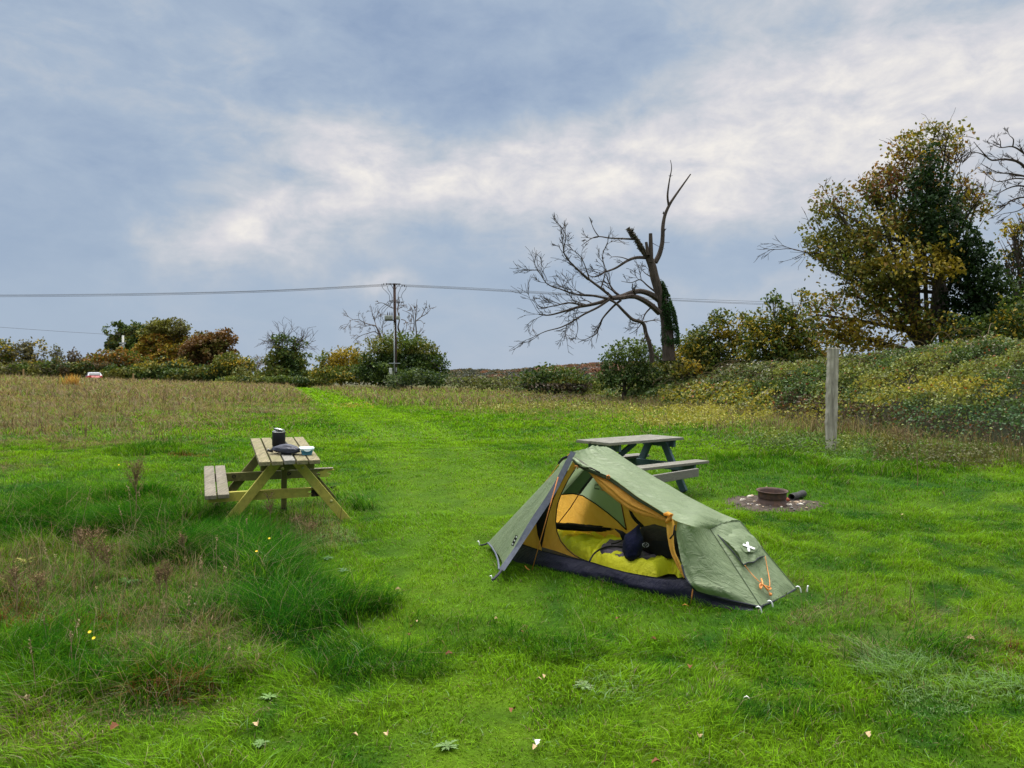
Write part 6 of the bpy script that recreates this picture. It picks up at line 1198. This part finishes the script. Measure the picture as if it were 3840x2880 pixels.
tk = tank(590, 708, 585, 650, 'transformer'); tk2 = tank(765, 815, 590, 645, 'switch_box')
MB().box((pp(585, 0).x, DP-.5, pp(0, 664).z), (pp(760, 0).x, DP-.2, pp(0, 651).z)).build('bracket', INS, PO)
for x in (622, 655, 688, 795): MB().lathe([(.045, 0), (.06, .05), (.035, .09), (.06, .14), (.03, .18), (.05, .23), (.02, .29), (.012, .38)], tuple(pp(x, 584 if x < 700 else 588, DP-.38)), 9).build('bushing', INS, PO, True)
for pts in ([(535, 95), (545, 160), (600, 215), (645, 270), (650, 320), (655, 355)], [(615, 125), (630, 185), (670, 250), (688, 300), (688, 350)], [(825, 128), (805, 195), (782, 250), (785, 320), (800, 370)], [(908, 128), (895, 180), (850, 235), (832, 290), (850, 345), (866, 410), (850, 450), (790, 472)],
            [(640, 368), (560, 430), (500, 490), (500, 545), (560, 566), (605, 568)], [(655, 385), (580, 450), (535, 500), (540, 555)], [(680, 395), (640, 440), (600, 480), (560, 540)], [(455, 400), (520, 385), (600, 410), (650, 450), (705, 475)]):
    MB().tube(smooth_poly([pp(x, y, DP-.3) for x, y in pts], 22), .019, 4).build('jumper_wire', WIREM, PO, True)
MB().box((pp(650, 0).x, DP-.36, pp(0, 1310).z), (pp(820, 0).x, DP-.20, pp(0, 1299).z)).build('climbing_guard', GALV, PO)
MB().box((pp(655, 0).x, DP-.5, pp(0, 1480).z), (pp(697, 0).x, DP-.2, pp(0, 1378).z), None, 0, .03).build('meter_box', surf_mat("box_white", (.62, .64, .64), (.5, .52, .52), .5, 5), PO)
MB().box((pp(752, 0).x, DP-.3, pp(0, 1430).z), (pp(764, 0).x, DP-.1, pp(0, 1370).z)).build('number_plate', GALV, PO)
def wire(label, pts, r=.016):
    tag(MB().tube(smooth_poly(pts, 60), r, 4).build('power_line', WIREM, None, True), label, 'power line', 'overhead power lines')
top = pp(725, 100)
for k, (yl, yr, o, nm) in enumerate(((1106, 1127, 0, 'top'), (1109, 1134, 4, 'middle'), (1113, 1139, 8, 'lowest'))):
    pl_ = P(1440+k*10, 1066+o*.7, DP+.1*k); pr_ = P(1500+k*8, 1067+o*.9, DP+.1*k)
    wire(f'{nm} of the three overhead wires running left from the power pole', [pl_, P(1000, (1089, 1091, 1095)[k], 70), P(500, (1101, 1104, 1108)[k], 73), P(0, yl, 77), P(-500, yl+1, 82)])
    wire(f'{nm} of the three overhead wires running right from the power pole', [pr_, P(1800, (1081, 1085, 1088)[k], 70), P(2200, (1104, 1108, 1111)[k], 73), P(2600, (1122, 1128, 1131)[k], 78), P(3000, yr+8, 84), P(3500, yr+22, 92)])
wire('lower distant wire running from the left edge to the pale far pole', [P(-300, 1208, 105), P(0, 1227, 110), P(230, 1243, 114), P(452, 1256, 120)], .02)
F0 = P(461, 1390, 120); F0.z = float(gz(F0.x, 120)); FPp = thing('far_power_pole', 'pale far power pole standing among the orange trees on the left', 'utility pole', tuple(F0))
MB().tube([F0, P(461, 1258, 120)], [.2, .16], 8).build('pole', surf_mat("pale_pole", (.50, .50, .48), (.38, .38, .36), .7, 2), FPp, True); MB().box((P(449, 0, 120).x, 119.8, P(0, 1290, 120).z), (P(473, 0, 120).x, 119.95, P(0, 1284, 120).z)).build('crossarm', GALV, FPp)
MB().box((P(452, 0, 120).x, 119.7, P(0, 1302, 120).z), (P(470, 0, 120).x, 119.79, P(0, 1294, 120).z)).build('small_transformer', TANK, FPp)
STK = surf_mat("stake_wood", (.40, .27, .12), (.28, .18, .08), .9, 12)
for px, a, b, d, lb in ((87, 1384, 1402, 66, 'wooden stake at the far left crest of the meadow'), (499, 1400, 1424, 70, 'wooden stake right of the car on the crest')):
    p0, p1 = P(px, b+14, d), P(px+1, a, d); tag(MB().tube([p0, p0.lerp(p1, .5), p1], [.07, .068, .06], 6).build('marker_stake', STK, None), lb, 'stake', 'wooden marker stakes')
def straw_tuft():
    g = P(270, 1432, 46); g.z = float(gz(g.x, 46)); n = 260; a = rng.uniform(0, 6.28, n); x = g.x+rng.normal(0, .22, n); y = g.y+rng.normal(0, .15, n)
    blades('yellow_tussock', x, y, rng.uniform(.3, 1.0, n), rng.uniform(.025, .05, n), pal(n, [(.45, .28, .07), (.38, .19, .05), (.5, .4, .16)], [1, 1, .6]), a, rng.uniform(.05, .35, n), .3)
    o = bpy.data.objects['yellow_tussock']; del o['kind']; tag(o, 'single orange yellow tussock standing out on the left crest beside the car', 'tussock')
straw_tuft()
mossy = P(820, 1428, 80); mz = float(gz(mossy.x, 80)); ml = thing('mossy_log', 'fallen mossy log lying at the far edge of the meadow', 'log', (mossy.x, 80, mz)); MB().tube([Vector((P(788, 0, 80).x, 80, mz+.35)), Vector((P(866, 0, 80).x, 80.2, mz+.35))], .22, 10).build('log', surf_mat("old_log", (.24, .22, .2), (.13, .12, .1), .9, 4), ml, True)
p = np.c_[rng.uniform(P(800, 0, 80).x, P(872, 0, 80).x, 900), rng.normal(80, .25, 900), mz+.45+rng.random(900)*.25]; leaves('moss_cover', p, .16, pal(900, [(.22, .24, .05), (.3, .28, .06)], [1, 1]), parent=ml)
def car():
    d = 100; c = P(350, 1400, d); gz0 = EYE-(1396-HY)/F*d-1.48; t = thing('parked_car', 'reddish hatchback with sky sheen painted into its pale roof, half hidden behind the meadow crest', 'car', (c.x, d, gz0))
    M = Matrix.Translation((c.x, d, gz0)) @ Matrix.Rotation(R(124), 4, 'Z')      # local +x = forward
    PAINTC = surf_mat("sky_sheen_paint", (.42, .43, .47), (.38, .39, .43), .3, 3, metal=.2, spec=.6); GL = surf_mat("dark_glass", (.03, .035, .045), (.02, .025, .03), .12, 3, spec=.8); REDL = surf_mat("red_lamp", (.55, .03, .035), (.4, .02, .02), .3, 5); TY = surf_mat("tyre", (.02, .02, .02), (.015, .015, .015), .9, 9)  # pale roof colour carries the sky reflected off a red car
    st = [(-2.0, .35, .78, .80), (-1.98, .30, 1.0, .84), (-1.75, .28, 1.10, .86), (-1.0, .28, 1.04, .88), (.2, .28, 1.0, .88), (1.0, .28, .96, .88), (1.8, .30, .78, .82), (2.05, .36, .62, .74)]
    rows = []
    for x, zl_, zh, w_ in st: rows.append([(x, -w_*.92, zl_), (x, -w_, zl_+.15), (x, -w_, (zl_+zh)/2+.1), (x, -w_*.95, zh), (x, -w_*.5, zh+.02), (x, w_*.5, zh+.02), (x, w_*.95, zh), (x, w_, (zl_+zh)/2+.1), (x, w_, zl_+.15), (x, w_*.92, zl_)])
    mb = MB().grid(np.array(rows), True); mb.f += [tuple(range(10)), tuple(range(70, 80))[::-1]]; mb.mi += [0, 0]; mb.v = [xf(mb.v[0], M)]; body = mb.build('body', surf_mat('red_paint', (.42, .05, .06), (.36, .04, .05), .3, 3, spec=.6), t, True)
    cab = [(-1.88, 1.06, .80), (-1.62, 1.34, .72), (-1.25, 1.46, .68), (-.4, 1.48, .68), (.3, 1.42, .66), (1.05, 1.0, .78)]
    rows = [[(x, -.86, 1.0), (x, -(w_+.86)/2, (1.0+z)/2), (x, -w_, z-.04), (x, -w_*.7, z), (x, w_*.7, z), (x, w_, z-.04), (x, (w_+.86)/2, (1.0+z)/2), (x, .86, 1.0)] for x, z, w_ in cab]
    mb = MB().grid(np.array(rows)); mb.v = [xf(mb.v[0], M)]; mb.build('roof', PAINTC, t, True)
    def panel(nm, pts, mat): o = quad_slab(MB(), [tuple(q) for q in xf(np.array(pts), M)], .012); return o.build(nm, mat, t)
    panel('rear_window', [(-1.90, -.66, 1.10), (-1.90, .66, 1.10), (-1.62, .60, 1.36), (-1.62, -.60, 1.36)], GL)
    for s in (-1, 1):
        panel('side_window', [(-1.45, s*.87, 1.06), (-.35, s*.87, 1.06), (-.35, s*.73, 1.40), (-1.25, s*.73, 1.38)], GL); panel('side_window', [(-.28, s*.87, 1.06), (.85, s*.86, 1.06), (.25, s*.72, 1.38), (-.28, s*.73, 1.40)], GL)
        MB().box((-2.03, s*.60-.16, .80), (-1.80, s*.72+.06, 1.02), M, 0, .02).build('tail_lamp', REDL, t)
        for x in (-1.3, 1.3):
            Mw = M @ Matrix.Translation((x, s*.80, .31)) @ Matrix.Rotation(R(90), 4, 'X'); wl = MB().lathe([(.2, -.1), (.3, -.09), (.315, 0), (.3, .09), (.2, .1)], n=24, M=Mw).build('wheel', TY, t, True); MB().lathe([(0, -.095), (.2, -.09), (.21, .09), (0, .095)], n=16, M=Mw).build('rim', GALV, wl, True)
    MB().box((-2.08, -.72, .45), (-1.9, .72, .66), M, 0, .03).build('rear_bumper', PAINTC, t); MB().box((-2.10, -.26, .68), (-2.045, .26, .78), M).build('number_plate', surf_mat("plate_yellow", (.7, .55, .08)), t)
car()
